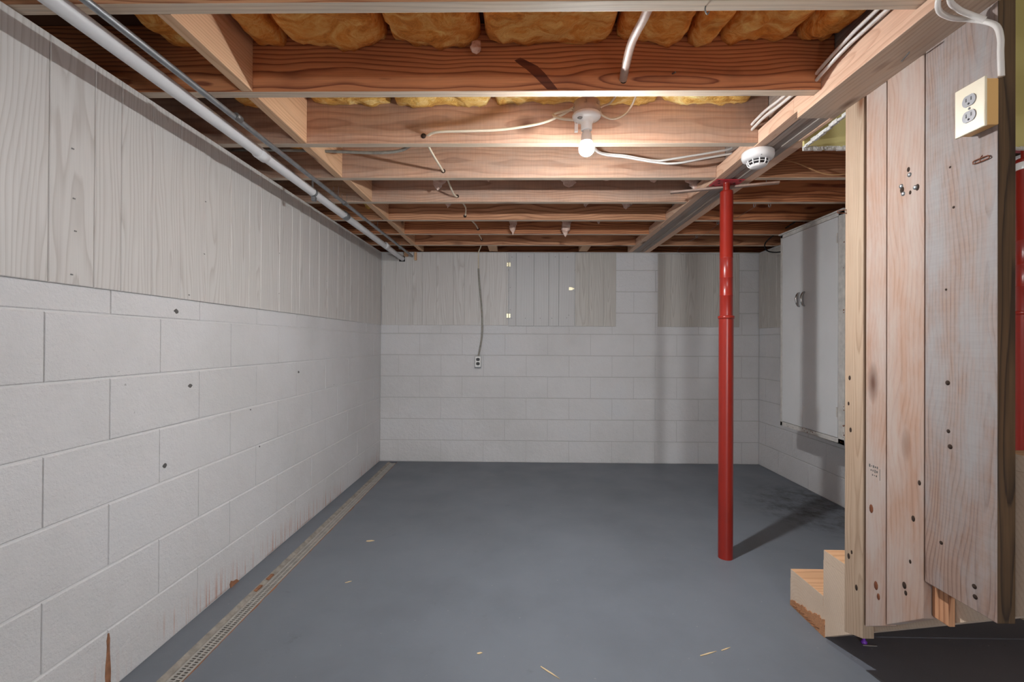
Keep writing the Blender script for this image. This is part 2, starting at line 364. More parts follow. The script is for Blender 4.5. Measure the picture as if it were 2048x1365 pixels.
def board_mesh(name, L, W, H, mats, faces=None, bevel=.002):
    """long axis X, W along Y, H along Z, centred; faces: {'-z': slot, ...}"""
    me = MB().box((0, 0, 0), (L, W, H)).mesh(name, mats, bevel=bevel)
    if faces:
        for p in me.polygons:
            n = p.normal
            for key, mi in faces.items():
                ax = 'xyz'.index(key[1]); sg = -1 if key[0] == '-' else 1
                if n[ax] * sg > .8: p.material_index = mi
    return me

# ================================================================== STRUCTURE
# floor: painted slab, bare strip under the stairs, trench for the drain
DX = lambda y: -.0113 * (y - 1.49)
fl = MB()
YN = -5.2
def fquad(pts, mi, z=0): fl.add([(x, y, z) for x, y in pts], [tuple(range(len(pts)))], mi)
tl = lambda y: -1.2015 + DX(y); tr = lambda y: -1.1150 + DX(y)
YE = 4.255
fquad([(-1.345, YN), (tl(YN), YN), (tl(YE), YE), (-1.345, YE)], 0)
fquad([(-1.345, YE), (tl(YE), YE), (tr(YE), YE), (XR + .03, YE), (XR + .03, YB + .02), (-1.345, YB + .02)], 0)
paint_edge = [(1.200, 1.985), (1.200, 1.772), (1.178, 1.74), (1.19, 1.69), (1.206, 1.63), (1.236, 1.54), (1.262, 1.43), (1.30, 1.30), (1.36, 1.1), (1.45, .8), (1.6, .2), (1.8, -2.0), (1.8, YN)]
fquad([(tr(YE), YE), (tr(1.985), 1.985), (1.200, 1.985), (XR + .03, 1.985), (XR + .03, YE)], 0)
fquad([(tr(1.985), 1.985), (tr(YN), YN)] + paint_edge[::-1], 0)
fquad(paint_edge + [(XR + .03, YN), (XR + .03, 1.985)], 1)
# trench
for a, b in ((tl, -.055),):
    fl.add([(tl(YN), YN, 0), (tl(YE), YE, 0), (tl(YE), YE, -.05), (tl(YN), YN, -.05)], [(0, 1, 2, 3)], 1)
    fl.add([(tr(YN), YN, 0), (tr(YE), YE, 0), (tr(YE), YE, -.05), (tr(YN), YN, -.05)], [(3, 2, 1, 0)], 1)
    fl.add([(tl(YN), YN, -.05), (tl(YE), YE, -.05), (tr(YE), YE, -.05), (tr(YN), YN, -.05)], [(0, 1, 2, 3)], 1)
    fl.add([(tl(YE), YE, 0), (tr(YE), YE, 0), (tr(YE), YE, -.05), (tl(YE), YE, -.05)], [(0, 1, 2, 3)], 1)
floor = fl.obj('floor', [M['floor'], M['bare']], recalc=False)
for p in floor.data.polygons:
    pass
tag(floor, kind='structure')

# walls: recessed mortar core plus one object per concrete block
CO = .2032
def frustum(w, h, d, ch, chx=None):
    """face in +Z, w along X, h along Y, back open, chamfered edge"""
    a, b = w / 2, h / 2; cx = ch if chx is None else chx
    vs = [(-a, -b, 0), (a, -b, 0), (a, b, 0), (-a, b, 0), (-a, -b, d - ch), (a, -b, d - ch), (a, b, d - ch), (-a, b, d - ch),
          (-a + cx, -b + ch, d), (a - cx, -b + ch, d), (a - cx, b - ch, d), (-a + cx, b - ch, d)]
    fs = [(8, 9, 10, 11)]
    for i in range(4):
        j = (i + 1) % 4; fs += [(i, j, 4 + j, 4 + i), (4 + i, 4 + j, 8 + j, 8 + i)]
    return vs, fs
_blk = {}
def block(parent, mat, w, h, pos, rot):
    key = (round(w, 3), round(h, 3), mat.name)
    if key not in _blk: 
        vs, fs = frustum(w, h, .007, .0032, .0012); _blk[key] = MB().add(vs, fs).mesh('block', mat)
    return link('block', _blk[key], parent, pos, rot)

def block_wall(wall, mat, axis, plane, u0, u1, off, ztop):
    """axis 'Y': wall runs along Y at x=plane facing +X (sign) etc."""
    nrow = int(math.ceil(ztop / CO))
    for k in range(nrow):
        z0, z1 = k * CO, min((k + 1) * CO, ztop)
        o = off + (0 if k % 2 else .2032)
        n0 = int(math.floor((u0 - o) / PITCH)); n1 = int(math.ceil((u1 - o) / PITCH))
        for n in range(n0, n1):
            a, b = max(u0, o + n * PITCH), min(u1, o + (n + 1) * PITCH)
            if b - a < .03: continue
            w, h = (b - a - .0026, z1 - z0 - .0048) if axis == 'L' else (b - a - .0030, z1 - z0 - .0060)
            jit = random.uniform(-.0012, .0008)
            uc, zc = (a + b) / 2, (z0 + z1) / 2
            if axis == 'L':   pos = (plane - .007 + jit, uc, zc); rot = (math.pi / 2, 0, math.pi / 2)
            elif axis == 'R': pos = (plane + .007 - jit, uc, zc); rot = (math.pi / 2, 0, -math.pi / 2)
            else:             pos = (uc, plane + .007 - jit, zc); rot = (math.pi / 2, 0, 0)
            block(wall, mat, w, h, pos, rot)

wl = MB().box(((XL - .0040 - 1.60) / 2, (YN + 4.5) / 2, 1.0), (XL - .0040 + 1.60, 4.5 - YN, 2.0)).obj('wall_left', M['mortar']); tag(wl, kind='structure')
block_wall(wl, M['paint_rust'], 'L', XL, -.4, YB - .002, 1.2335, 1.42)
wb = MB().box((.4, (YB + .0040 + 4.5) / 2, 1.0), (3.9, 4.5 - YB - .0040, 2.0)).obj('wall_back', M['mortar']); tag(wb, kind='structure'); wb.data.materials[0] = M['mortar_dirty']
block_wall(wb, M['paint'], 'B', YB, XL, XR, .273, 1.995)
wr = MB().box(((XR + .0040 + 2.5) / 2, (YN + 4.5) / 2, 1.0), (2.5 - XR - .0040, 4.5 - YN, 2.0)).obj('wall_right', M['mortar']); tag(wr, kind='structure'); wr.data.materials[0] = M['mortar_dirty']
block_wall(wr, M['paint'], 'R', XR, 1.9, YB - .002, 3.755, 1.995)

# subfloor above the joists (opening for the stairs on the right)
cl = MB()
cl.box((-.35, .85, ZT + .012), (3.1, 7.3, .02)); cl.box((1.85, 3.25, ZT + .012), (1.3, 2.5, .02))
tag(cl.obj('ceiling', M['subfloor']), kind='structure')
# sill and rim lumber closing the bays outside the walls
tag(MB().box((-1.86, .9, 2.12), (.04, 7.2, .26)).obj('trim_1', M['dark_wood']), kind='structure')
tag(MB().box((.4, 4.46, 2.12), (4.4, .04, .26)).obj('trim_2', M['joist_red']), kind='structure')
tag(MB().box((2.49, .9, 2.12), (.04, 7.2, .26)).obj('trim_3', M['dark_wood']), kind='structure')

# stairwell: yellow drywall above the stairs
yw = MB()
yw.box((1.737, 1.936, 2.6), (1.056, .012, 1.268))
tag(MB().box((2.275, .0, 2.5), (.012, 3.85, 1.4)).obj('wall_stairwell_side', [M['yellow']]), kind='structure')
ywo = yw.obj('wall_stairwell', [M['yellow']]); tag(ywo, kind='structure')
ed = MB()
rng = random.Random(3)
def ragged(p0, p1, n, w, mb):
    p0, p1 = Vector(p0), Vector(p1)
    for i in range(n):
        a = p0.lerp(p1, i / n); b = p0.lerp(p1, (i + 1) / n); c = (a + b) / 2
        d = b - a
        mb.box((c.x, c.y, c.z + rng.uniform(-.003, .003)), (abs(d.x) + w * rng.uniform(.7, 1.2), abs(d.y) + w * rng.uniform(.7, 1.2), w * rng.uniform(.8, 1.7)))
ragged((1.208, 1.928, 1.968), (2.25, 1.928, 1.968), 44, .011, ed)
ragged((1.206, 1.60, 1.992), (1.207, 1.93, 1.975), 18, .010, ed)
ed.obj('torn_edge', M['plaster'], ywo)['kind'] = 'stuff'

# ================================================================== JOISTS
ordn = ['first', 'second', 'third', 'fourth', 'fifth', 'sixth', 'seventh', 'eighth', 'ninth', 'tenth']
near_names = {2: 'ceiling joist cut by the top edge of the photo, nearest of all',
              3: 'reddish ceiling joist with dark diagonal mark, just before the lit bulb fixture',
              4: 'pale saw-marked ceiling joist directly behind the white lampholder',
              5: 'greyish pale ceiling joist behind the glowing bulb globe',
              6: 'half shadowed ceiling joist, third behind the bulb counting away',
              7: 'narrow looking ceiling joist, fourth behind the bulb counting away',
              8: 'ceiling joist next to last before the far wall',
              9: 'last full ceiling joist, closest in front of the far wall'}
face_mat = {2: 'joist', 3: 'joist_red', 4: 'joist_lit', 5: 'joist_lit', 6: 'joist_lit', 7: 'joist', 8: 'joist_red', 9: 'joist'}
XJ0, XJ1 = -1.84, 1.024
def joist_mesh(L, H, mats):
    """joist whose end is notched over the girder ledger"""
    a, b = L / 2, H / 2
    me = MB().prism([(-a, -b), (a, -b), (a, -b + .058), (a + .045, -b + .058), (a + .045, b), (-a, b)], -.019, .019, 'XZ').mesh('ceiling_joist', mats, bevel=.002)
    for p in me.polygons:
        if p.normal.z < -.8 and p.center.z < -b + .02: p.material_index = 1
    return me
for i, y in enumerate(JY[:10]):
    if i < 1: continue
    L = XJ1 - XJ0; H = ZT - ZJ
    fm = M[face_mat.get(i, 'joist')]
    j = link('ceiling_joist', joist_mesh(L, H, [fm, M['joist_edge']]), None, ((XJ0 + XJ1) / 2, y, (ZT + ZJ) / 2))
    if i == 1: tag(j, 'ceiling joist behind the camera, beyond the top edge of the photo', 'joist', 'ceiling joists left of the girder')
    else: tag(j, near_names[i], 'joist', 'ceiling joists left of the girder')
rl = {4: 'header joist under the yellow stairwell wall', 5: 'joist right of the girder with brown cable hanging in front',
      6: 'joist right of the girder, third from the stairwell, with light streak', 7: 'joist right of the girder touching the cabinet top',
      8: 'joist right of the girder above the far end of cabinet', 9: 'rearmost joist right of the girder near the corner'}
for i in range(4, 10):
    L = 2.47 - 1.238
    j = link('ceiling_joist', board_mesh('ceiling_joist', L, .038, ZT - ZJ, [M['joist_red'] if i in (6, 7, 8) else M['joist'], M['joist_edge']], {'-z': 1}), None, (1.238 + L / 2, JY[i] + (.012 if i == 4 else 0), (ZT + ZJ) / 2))
    tag(j, rl[i], 'joist', 'ceiling joists right of the girder')
# blocking boards between the joists, left row
bl = ['block of fresh lumber between joists, nearest the camera on left', 'block of fresh lumber between joists, second from camera on left',
      'block of fresh lumber pierced by grey cable between joists', 'blocking board fourth from the camera, left of white cable run',
      'blocking board fifth from the camera in the left row', 'blocking board sixth from the camera in the left row', 'blocking board seventh from the camera in left row', 'smallest blocking board against the far wall at left']
bx = [-.946, -.950, -.955, -.930, -.945, -.935, -.945, -.931]
for k in range(8):
    y0 = JY[2 + k] + .019; y1 = (JY[3 + k] - .019) if k < 7 else YB + .003
    L = y1 - y0 - .002
    b = link('joist_blocking', board_mesh('joist_blocking', L, .038, .232, M['block']), None, (bx[k], (y0 + y1) / 2, ZJ + .1165), (0, 0, math.pi / 2))
    tag(b, bl[k], 'blocking', 'blocking boards between ceiling joists')
# stub blocks over the far wall
for n, x in enumerate((-.245, .60)):
    b = link('joist_blocking', board_mesh('joist_blocking', .34, .08, .20, M['block']), None, (x, 4.165, ZJ + .101), (0, 0, math.pi / 2))
    b.data.transform(Matrix.Scale(.75, 4, (1, 0, 0))); b.location.y = 4.138
    tag(b, ('short wooden block above far wall, near the hanging white cable', 'short wooden block above far wall, near the access door top')[n], 'blocking', 'short blocks above the far wall')

# ================================================================== GIRDER
gd = thing('girder', 'built-up wooden girder running away from camera above the red post', 'beam', (1.13, 2.9, 2.0))
def gb(name, x, y0, y1, z0, z1, w, mat, par, fmap=None):
    L = y1 - y0
    return link(name, board_mesh(name, L, w, z1 - z0, mat, fmap), par, (x - par.location.x, (y0 + y1) / 2 - par.location.y, (z0 + z1) / 2 - par.location.z), (0, 0, math.pi / 2))
for x in (1.089, 1.126, 1.163): gb('beam_ply', x, -1.5, YB + .15, 2.0 + (0 if x != 1.126 else .004), ZT, .036, M['girder'], gd)
gb('ledger', 1.047, 1.70, YB, 1.999, 2.058, .044, M['ledger'], gd)
gb('ledger', 1.047, -1.5, 1.70, 1.999, 2.058, .044, M['ledger'], gd)
gb('ledger', 1.210, 1.942, YB + .1, 2.002, 2.07, .052, M['ledger'], gd)
gb('ledger', 1.191, 1.61, 1.928, 1.998, 2.07, .016, M['ledger'], gd)
gp = link('girder_pad', board_mesh('girder_pad', 3.1, .137, .034, [M['ledger'], M['pad']], {'-z': 1}), None, (1.0845, .114, 1.9815), (0, 0, math.pi / 2))
tag(gp, 'knotty grey-brown board nailed under the near end of the girder', 'board')
# bent nail under the pad
MB().tube([(1.115, 1.33, 1.966), (1.10, 1.31, 1.955), (1.085, 1.27, 1.953)], .0022, 6).obj('bent_nail', M['steel_dark'])
tag(bpy.data.objects['bent_nail'], 'bent steel nail sticking out under the girder board', 'nail')

# ================================================================== INSULATION
def batt(x0, x1, y0, y1, z, bulge, seed, mat, label, ragg=.02, nx=26, ny=16, grp='insulation batts between the joists'):
    vs = []; fs = []; o = Vector((seed * 3.7, seed * 1.3, seed * 2.1)); cx, cy = (x0 + x1) / 2, (y0 + y1) / 2
    for lay in (0, 1):
        for i in range(nx + 1):
            for j in range(ny + 1):
                u, v = i / nx, j / ny
                x = x0 + (x1 - x0) * u; y = y0 + (y1 - y0) * v
                p = Vector((x, y, 0)) * 6 + o
                if lay == 0:
                    e = (1 - abs(2 * u - 1) ** 4) ; e2 = (1 - abs(2 * v - 1) ** 6)
                    zz = z - bulge * (e * .8 + .2) * (e2 * .35 + .65) + noise.noise(p) * ragg + noise.noise(p * 3.1) * ragg * .6 + noise.noise(p * 8) * ragg * .35
                    if i in (0, nx): zz = z + .02
                    dx = noise.noise(p * 2 + Vector((9, 2, 4))) * .008
                    if 0 < i < nx: x += dx
                    if i in (0, nx): x += noise.noise(Vector((seed, y * 7, 0))) * .008
                else: zz = ZT - .002
                vs.append((x - cx, y - cy, zz - z))
    W = ny + 1; N = (nx + 1) * W
    for i in range(nx):
        for j in range(ny):
            a = i * W + j; fs.append((a, a + 1, a + W + 1, a + W))
    for i in range(nx):
        for j in (0, ny):
            a = i * W + j; fs.append((a, a + W, N + a + W, N + a))
    for j in range(ny):
        for i in (0, nx):
            a = i * W + j; fs.append((a, a + 1, N + a + 1, N + a))
    mb = MB(); mb.add(vs, fs, 0, True)
    ob = mb.obj('insulation_batt', mat, None, (cx, cy, z))
    return tag(ob, label, 'insulation', grp)
bays = {2: [-.92, -.80, -.45, -.13, .32, .56, .67, .93, 1.062], 3: [-.92, -.55, -.12, .29, .60, .985], 4: [-.93, -.35, .10, .42, .985], 1: [-.92, 0, .98]}
place2 = ['left end', 'second from left', 'third from left', 'widest in the middle', 'behind the thick pale cable', 'narrow wedge', 'wide piece at right', 'hanging against the girder']
for b, xs in bays.items():
    y0, y1 = JY[b] + .020, JY[b + 1] - .020
    for n in range(len(xs) - 1):
        x0, x1 = xs[n] + .008, xs[n + 1] - .008
        if b == 2: m, z, bu, rg = M['batt_amber'], 2.185, .045, .026; lb = 'amber insulation pillow in the nearest joist bay, ' + place2[n]
        elif b == 3: m, z, bu, rg = M['batt_yellow'], 2.185, .022, .022; lb = 'ragged yellow insulation in the bulb\'s joist bay, ' + ['leftmost piece', 'second piece from left', 'piece left of the fixture', 'piece right of the fixture', 'rightmost piece'][n]
        elif b == 4: m, z, bu, rg = M['batt_yellow'], 2.20, .03, .014; lb = 'yellow insulation strip behind the bulb, ' + ['left', 'middle left', 'middle right', 'right end'][n] + ' of its bay'
        else: m, z, bu, rg = M['batt_amber'], 2.18, .04, .016; lb = 'amber insulation above the top edge of the photo, ' + ['left half', 'right half'][n]
        batt(x0, x1, y0, y1, z, bu, b * 10 + n + 1, m, lb, rg)
for b in range(5, 9):
    y0, y1 = JY[b] + .020, JY[b + 1] - .020
    for n, (x0, x1) in enumerate(((-.90, .05), (.05, .985))):
        batt(x0 + .009, x1 - .009, y0, y1, 2.205, .015, b * 10 + n, M['batt_pink'], f'dusty insulation high in {["third", "fourth", "fifth", "sixth"][b-5]} bay beyond the bulb, {["left", "right"][n]} half', .02)
for b in (2, 3, 4, 5, 6):
    y0, y1 = JY[b] + .020, JY[b + 1] - .020
    batt(-1.22, -.975, y0, y1, 2.175, .03, b * 10 + 8, M['batt_amber'] if b < 5 else M['batt_yellow'], f'insulation end piece left of the blocking, {["first", "second", "third", "fourth", "fifth"][b-2]} bay from the camera', .02, nx=14)
for b in (4, 5, 6, 7):
    y0, y1 = JY[b] + .032, JY[b + 1] - .020
    batt(1.30, 2.2, y0, y1, 2.215, .01, b * 10 + 9, M['batt_pink'], f'insulation above the right side, {["first", "second", "third", "fourth"][b-4]} bay past the stairwell', .012)
# hanging tufts
def tuft(x, y, ztop, ln, w, seed, label, mat=None):
    mb = MB(); rg = random.Random(seed); n = 12
    if x < 1.1 and ln > .05 and x > -1: ln *= 1.4
    sx, sy = rg.uniform(-.2, .2) * ln, rg.uniform(-.1, .1) * ln
    pts = [(x + sx * t / n + rg.uniform(-.002, .002), y + sy * t / n, ztop - ln * t / n) for t in range(n + 1)]
    seg = 10; vs = []; fs = []
    for i, p in enumerate(pts):
        t = i / n
        for k in range(seg):
            a = 2 * math.pi * k / seg
            q = Vector(p) * 30 + Vector((math.cos(a), math.sin(a), seed))
            r = w * (.55 + .45 * math.sin(math.pi * t)) * math.sqrt(max(.004, 1 - t ** 4)) * (1 + .55 * noise.noise(q) + .6 * noise.noise(q * 2.3))
            vs.append((p[0] + math.cos(a) * r, p[1] + math.sin(a) * r * .45, p[2] + noise.noise(q * 1.7) * ln * .05))
    for i in range(n):
        for k in range(seg): fs.append((i * seg + k, i * seg + (k + 1) % seg, (i + 1) * seg + (k + 1) % seg, (i + 1) * seg + k))
    fs.append(tuple(n * seg + k for k in range(seg))); fs.append(tuple(range(seg))[::-1])
    vs = [(a - x, b - y, c - ztop) for a, b, c in vs]
    mb.add(vs, fs, 0, True)
    tag(mb.obj('insulation_tuft', mat or M['batt_pink'], None, (x, y, ztop)), label, 'insulation', 'tufts of insulation hanging under the joists')
YA = lambda b, f=.75: JY[b] + .02 + f * .366
tuft(-.47, YA(5), 2.185, .10, .035, 1, 'torn tuft hanging beside the white cable run')
tuft(-.20, YA(5), 2.18, .06, .018, 2, 'small tuft left of the bulb, second bay beyond it')
tuft(.30, YA(5), 2.18, .085, .05, 3, 'broad pointed tuft behind the lit bulb')
tuft(.52, YA(5), 2.18, .06, .07, 4, 'wide ragged tuft right of the bulb, second bay beyond')
tuft(.79, YA(5), 2.18, .065, .04, 5, 'tuft hanging just left of the girder')
tuft(1.0, YA(5, .6), 2.18, .11, .05, 6, 'tuft pressed against the girder ledger')
tuft(-.64, YA(6), 2.19, .07, .03, 7, 'tuft in fourth bay near the blocking')
tuft(-.48, YA(6), 2.19, .09, .03, 8, 'thin pointed tuft in the fourth bay')
tuft(.45, YA(6), 2.19, .09, .03, 9, 'small tuft in the fourth bay right of the bulb')
tuft(.72, YA(6), 2.19, .10, .04, 10, 'larger tuft in the fourth bay nearer the girder')
tuft(-.05, YA(7), 2.17, .14, .03, 11, 'long tuft dangling in the fifth bay, middle')
tuft(.36, YA(7), 2.17, .15, .035, 12, 'rounded pale tuft dangling in fifth bay below bulb')
tuft(.62, YA(7), 2.17, .08, .02, 13, 'small tuft in the fifth bay toward the girder')
tuft(2.15, YA(7, .5), 2.218, .165, .07, 14, 'pink tuft above the far end of the cabinet')
tuft(1.99, YA(6, .5), 2.218, .13, .05, 15, 'pink tuft above the near end of the cabinet')
tuft(-1.03, YA(6), 2.16, .11, .05, 16, 'yellow tuft hanging beside the grey conduit', M['batt_yellow'])
tuft(-.15, YA(2, .90), 2.150, .042, .021, 17, 'small pale ball of fluff on the reddish joist')

# ================================================================== WALL PANELLING
def strip_panel(parent, mat, w, h, pos, rot, d=.006):
    vs, fs = frustum(w, h, d, .0022)
    # long axis must be local X for the wood print: build with x=height
    vs, fs = frustum(h, w, d, .0022)
    return MB().add(vs, fs).obj('panel', mat, parent, pos, rot)
Z0P, Z1P = 1.300, 1.9955
pl = thing('wall_panelling', 'long run of whitewashed wood-print panelling high on left wall', 'panelling', (XL, 1.9, Z0P))
MB().box((0.002, (YB - .0) / 2 - 1.9 - .2, (Z1P - Z0P) / 2), (.004, YB + .4 - .006, Z1P - Z0P)).obj('backing', M['panel_back'], pl)
gy = [1.236, 1.371, 1.465, 1.590, 1.860, 2.032, 2.169, 2.270]
pat = [.135, .094, .125, .118, .152, .172, .137, .101, .176]
ys = [-.38]
base = 1.236
seq = [1.236, 1.371, 1.465, 1.590, 1.725, 1.860, 2.032, 2.169, 2.270, 2.446]
ys = [seq[0] - 1.21 * 1] + [seq[0] - 1.21 + s for s in (.135, .229, .354, .489, .624, .796, .933, 1.034)]
ys = [y for y in ys if y < 1.23] + seq + [seq[0] + 1.21 + s for s in (.135, .229, .354, .489, .624, .796, .933, 1.034, 1.21)] + [3.656 + s for s in (.135, .229, .354, .489)] + [YB - .003]
ys = sorted(set(round(y, 3) for y in ys))
Hh = Z1P - Z0P
for a, b in zip(ys[:-1], ys[1:]):
    # rotation: local X -> world Z, local Y -> world -Y.., local Z -> world +X
    o = strip_panel(pl, M['panel'], b - a - .0012, Hh, (.0035, (a + b) / 2 - 1.9, Hh / 2), (0, 0, 0), .0035)
    o.rotation_euler = Matrix(((0, 0, 1), (0, 1, 0), (-1, 0, 0))).transposed().inverted().to_euler() if False else Matrix(((0, 0, 1), (0, -1, 0), (1, 0, 0))).to_euler()
pn = MB()
for y, z in [(1.30, 1.70), (1.305, 1.555), (1.31, 1.46), (1.30, 1.33), (1.855, 1.50), (1.86, 1.72), (1.77, 1.32), (2.44, 1.62), (2.44, 1.40), (3.05, 1.55)]:
    pn.box((.0088, y - 1.9, z - Z0P), (.0012, .007, .0035))
pn.obj('nail_heads', M['steel_dark'], pl)['kind'] = 'stuff'
def back_panels(name, label, xs, z0, z1, mat, grp=None, yplane=YB, thick=.0045, par=None):
    t = par or thing(name, label, 'panelling', (xs[0], yplane, z0))
    ox = t.location.x; oz = t.location.z; oy = t.location.y
    MB().box(((xs[0] + xs[-1]) / 2 - ox, yplane - oy - .001, (z0 + z1) / 2 - oz), (xs[-1] - xs[0] - .002, .006, z1 - z0 - .002)).obj('backing', M['steel_dark'] if mat is M['door_panel'] else M['panel_back'], t)
    for a, b in zip(xs[:-1], xs[1:]):
        o = strip_panel(t, mat, b - a - .0016, z1 - z0, ((a + b) / 2 - ox, yplane - oy - .0035, (z0 + z1) / 2 - oz), (0, 0, 0), thick)
        o.rotation_euler = Matrix(((0, 1, 0), (0, 0, -1), (-1, 0, 0))).to_euler()   # x->-z, y->x, z->-y
    return t
back_panels('wall_panelling', 'whitewashed panelling on far wall left of the access door', [XL + .012, -1.176, -1.017, -.922, -.788, -.625, -.52, -.382, -.12, -.104], 1.301, 1.993, M['panel'])
back_panels('wall_panelling', 'single greyish panel on far wall right of the access door', [.529, .66, .80, .917], 1.295, 1.990, M['panel_dark'])
back_panels('wall_panelling', 'greenish grey panel on far wall behind the red post', [1.309, 1.43, 1.575, 1.675, 1.835, 1.95, 2.074], 1.294, 1.985, M['panel_dark'])
ad = thing('access_door', 'flat panelled access door with brass hinges on the far wall', 'door', (-.101, YB, 1.297))
back_panels('', '', [-.099, -.03, .14, .28, .375, .525], 1.295, 1.992, M['door_panel'], par=ad, thick=.007)
for z in (1.878, 1.393):
    h = MB(); h.box((0, -.013, z - 1.297), (.036, .003, .038)); h.tube([(0, -.015, z - 1.297 - .02), (0, -.015, z - 1.297 + .02)], .004, 8)
    h.obj('hinge', M['brass'], ad)
lt = MB(); lt.box((.588, -.013, .354), (.034, .004, .028)); lt.box((.610, -.016, .354), (.022, .008, .012)); lt.obj('latch', M['brass'], ad)
nails = MB()
for x, z in [(-.07, 1.95), (.09, 1.955), (.34, 1.952), (.455, 1.95), (-.085, 1.66), (-.085, 1.45), (-.07, 1.37), (.06, 1.37), (.2, 1.37), (.31, 1.37), (.45, 1.375), (.47, 1.40)]:
    nails.lathe([(.0035, 0), (.003, -.0015), (0, -.002)], (x + .101, -.0105, z - 1.297), 8, axis='Y')
nails.obj('nail_heads', M['steel_dark'], ad)['kind'] = 'stuff'
# right wall panel (in the corner beyond the cabinet)
pr = thing('wall_panelling', 'grey panel on right wall between corner and the cabinet', 'panelling', (XR, 3.6, 1.283))
for a, b in zip([3.45, 3.60, 3.76, 3.86, 3.98, 4.10, 4.20], [3.60, 3.76, 3.86, 3.98, 4.10, 4.20, YB - .006]):
    o = strip_panel(pr, M['panel_dark'], b - a - .0016, .70, (-.001, (a + b) / 2 - 3.6, .35), (0, 0, 0), .007)
    o.rotation_euler = Matrix(((0, 0, -1), (0, 1, 0), (1, 0, 0))).to_euler()
# rust crack on the left wall
rs = MB()
zz = [.19, .17, .15, .12, .09, .06, .03, .004]; wd_ = [.002, .006, .005, .006, .009, .011, .010, .012]
rv = random.Random(4)
Lp = [(1.438 - w + rv.uniform(-.001, .001), z) for w, z in zip(wd_, zz)]; Rp = [(1.438 + w * .8, z) for w, z in zip(wd_, zz)]
rs.prism(Lp + Rp[::-1], XL - .001, XL + .0015, 'YZ'); rs.obj('rust_crack', M['rust'], wl)
rs = MB(); rs.prism([(2.055, .0), (2.05, .02), (2.058, .032), (2.062, .03), (2.075, .022), (2.10, .018), (2.12, .0)], XL - .001, XL + .0015, 'YZ'); rs.obj('rust_crack', M['rust'], wl)
# plugged anchor holes
for y, z, s in [(1.714, 1.251, .010), (1.791, .957, .010), (1.666, .670, .010), (2.682, .953, .009), (2.20, .80, .005), (2.28, .60, .005), (3.2, .83, .004)]:
    h = MB(); rv = random.Random(int(y * 100))
    h.prism([(y + s * (1 + rv.uniform(-.35, .35)) * math.cos(a), z + s * .8 * (1 + rv.uniform(-.35, .35)) * math.sin(a)) for a in [k * .7854 for k in range(8)]], XL - .0005, XL + .0008, 'YZ')
    h.obj('anchor_hole', M['steel_dark'], wl)

# ================================================================== DRAIN
dr = thing('channel_drain', 'grey slotted channel drain set in floor along left wall', 'drain', (-1.1458, 1.49, 0), .0113)
P_ = .0125; n0, n1 = -80, 218
gm = MB(); vidx = {}
xs = [-.026, -.0165, -.0075, -.0045, .0045, .0075, .0165, .026]   # hole columns 1..2 and 5..6 staggered
def gv(x, y, z):
    k = (round(x, 5), round(y, 5), z)
    if k not in vidx: vidx[k] = len(gm.v); gm.v.append((x, y, z))
    return vidx[k]
def gq(x0, x1, y0, y1):
    gm.f.append((gv(x0, y0, 0), gv(x1, y0, 0), gv(x1, y1, 0), gv(x0, y1, 0))); gm.mi.append(0); gm.sm.append(False)
def wallq(a, b):
    gm.f.append((gv(*a, 0), gv(*b, 0), gv(*b, -.008), gv(*a, -.008))); gm.mi.append(0); gm.sm.append(False)
for k in range(n0, n1):
    y = k * P_
    gq(-.026, -.0175, y, y + P_); gq(-.0035, .0035, y, y + P_); gq(.0175, .026, y, y + P_)
    for (xa, xb, ph) in ((-.0175, -.0035, 0), (.0035, .0175, P_ / 2)):
        yy = y + ph; gq(xa, xb, yy, yy + .0055)
        wallq((xa, yy + .0055), (xb, yy + .0055)); wallq((xb, yy + P_), (xa, yy + P_)); wallq((xa, yy + P_), (xa, yy + .0055)); wallq((xb, yy + .0055), (xb, yy + P_))
gm.obj('grate', M['grate'], dr, (0, 0, -.001), recalc=False)
rm = MB(); NS = 220; y0, y1 = -1.2, 2.76
vs = []; fs = []
for i in range(NS + 1):
    y = y0 + (y1 - y0) * i / NS; nn = noise.noise(Vector((y * 9, 0, 0))); n2 = noise.noise(Vector((y * 30, 5, 0)))
    vs += [(-.0565, y, .0015), (-.050 + nn * .004, y, .001 + n2 * .001), (-.040 + n2 * .004, y, -.004 + nn * .002), (-.030 + nn * .002, y, -.008 + n2 * .002), (-.026, y, -.002), (-.026, y, -.02)]
for i in range(NS):
    for c in range(5): a = i * 6 + c; fs.append((a, a + 1, a + 7, a + 6))
rm.add(vs, fs, 0, True); rm.obj('concrete_lip', M['rim'], dr, recalc=False)
rm = MB(); vs = []; fs = []
for i in range(NS + 1):
    y = y0 + (y1 - y0) * i / NS; nn = noise.noise(Vector((y * 8, 3, 0))); n2 = noise.noise(Vector((y * 26, 7, 0)))
    vs += [(.0255, y, -.004), (.028, y, .0005), (.0305 + max(0, nn) * .012 + n2 * .002, y, .0012), (.0315 + max(0, nn) * .013 + n2 * .002, y, -.0005)]
for i in range(NS):
    for c in range(3): a = i * 4 + c; fs.append((a, a + 1, a + 5, a + 4))
rm.add(vs, fs, 0, True); rm.obj('rust_lip', M['rust'], dr, recalc=False)
for y in (.57, .67):
    o = MB().box((-.043, y, -.001), (.016, .05, .006)).obj('rust_patch', M['rust'], dr, bevel=.002)

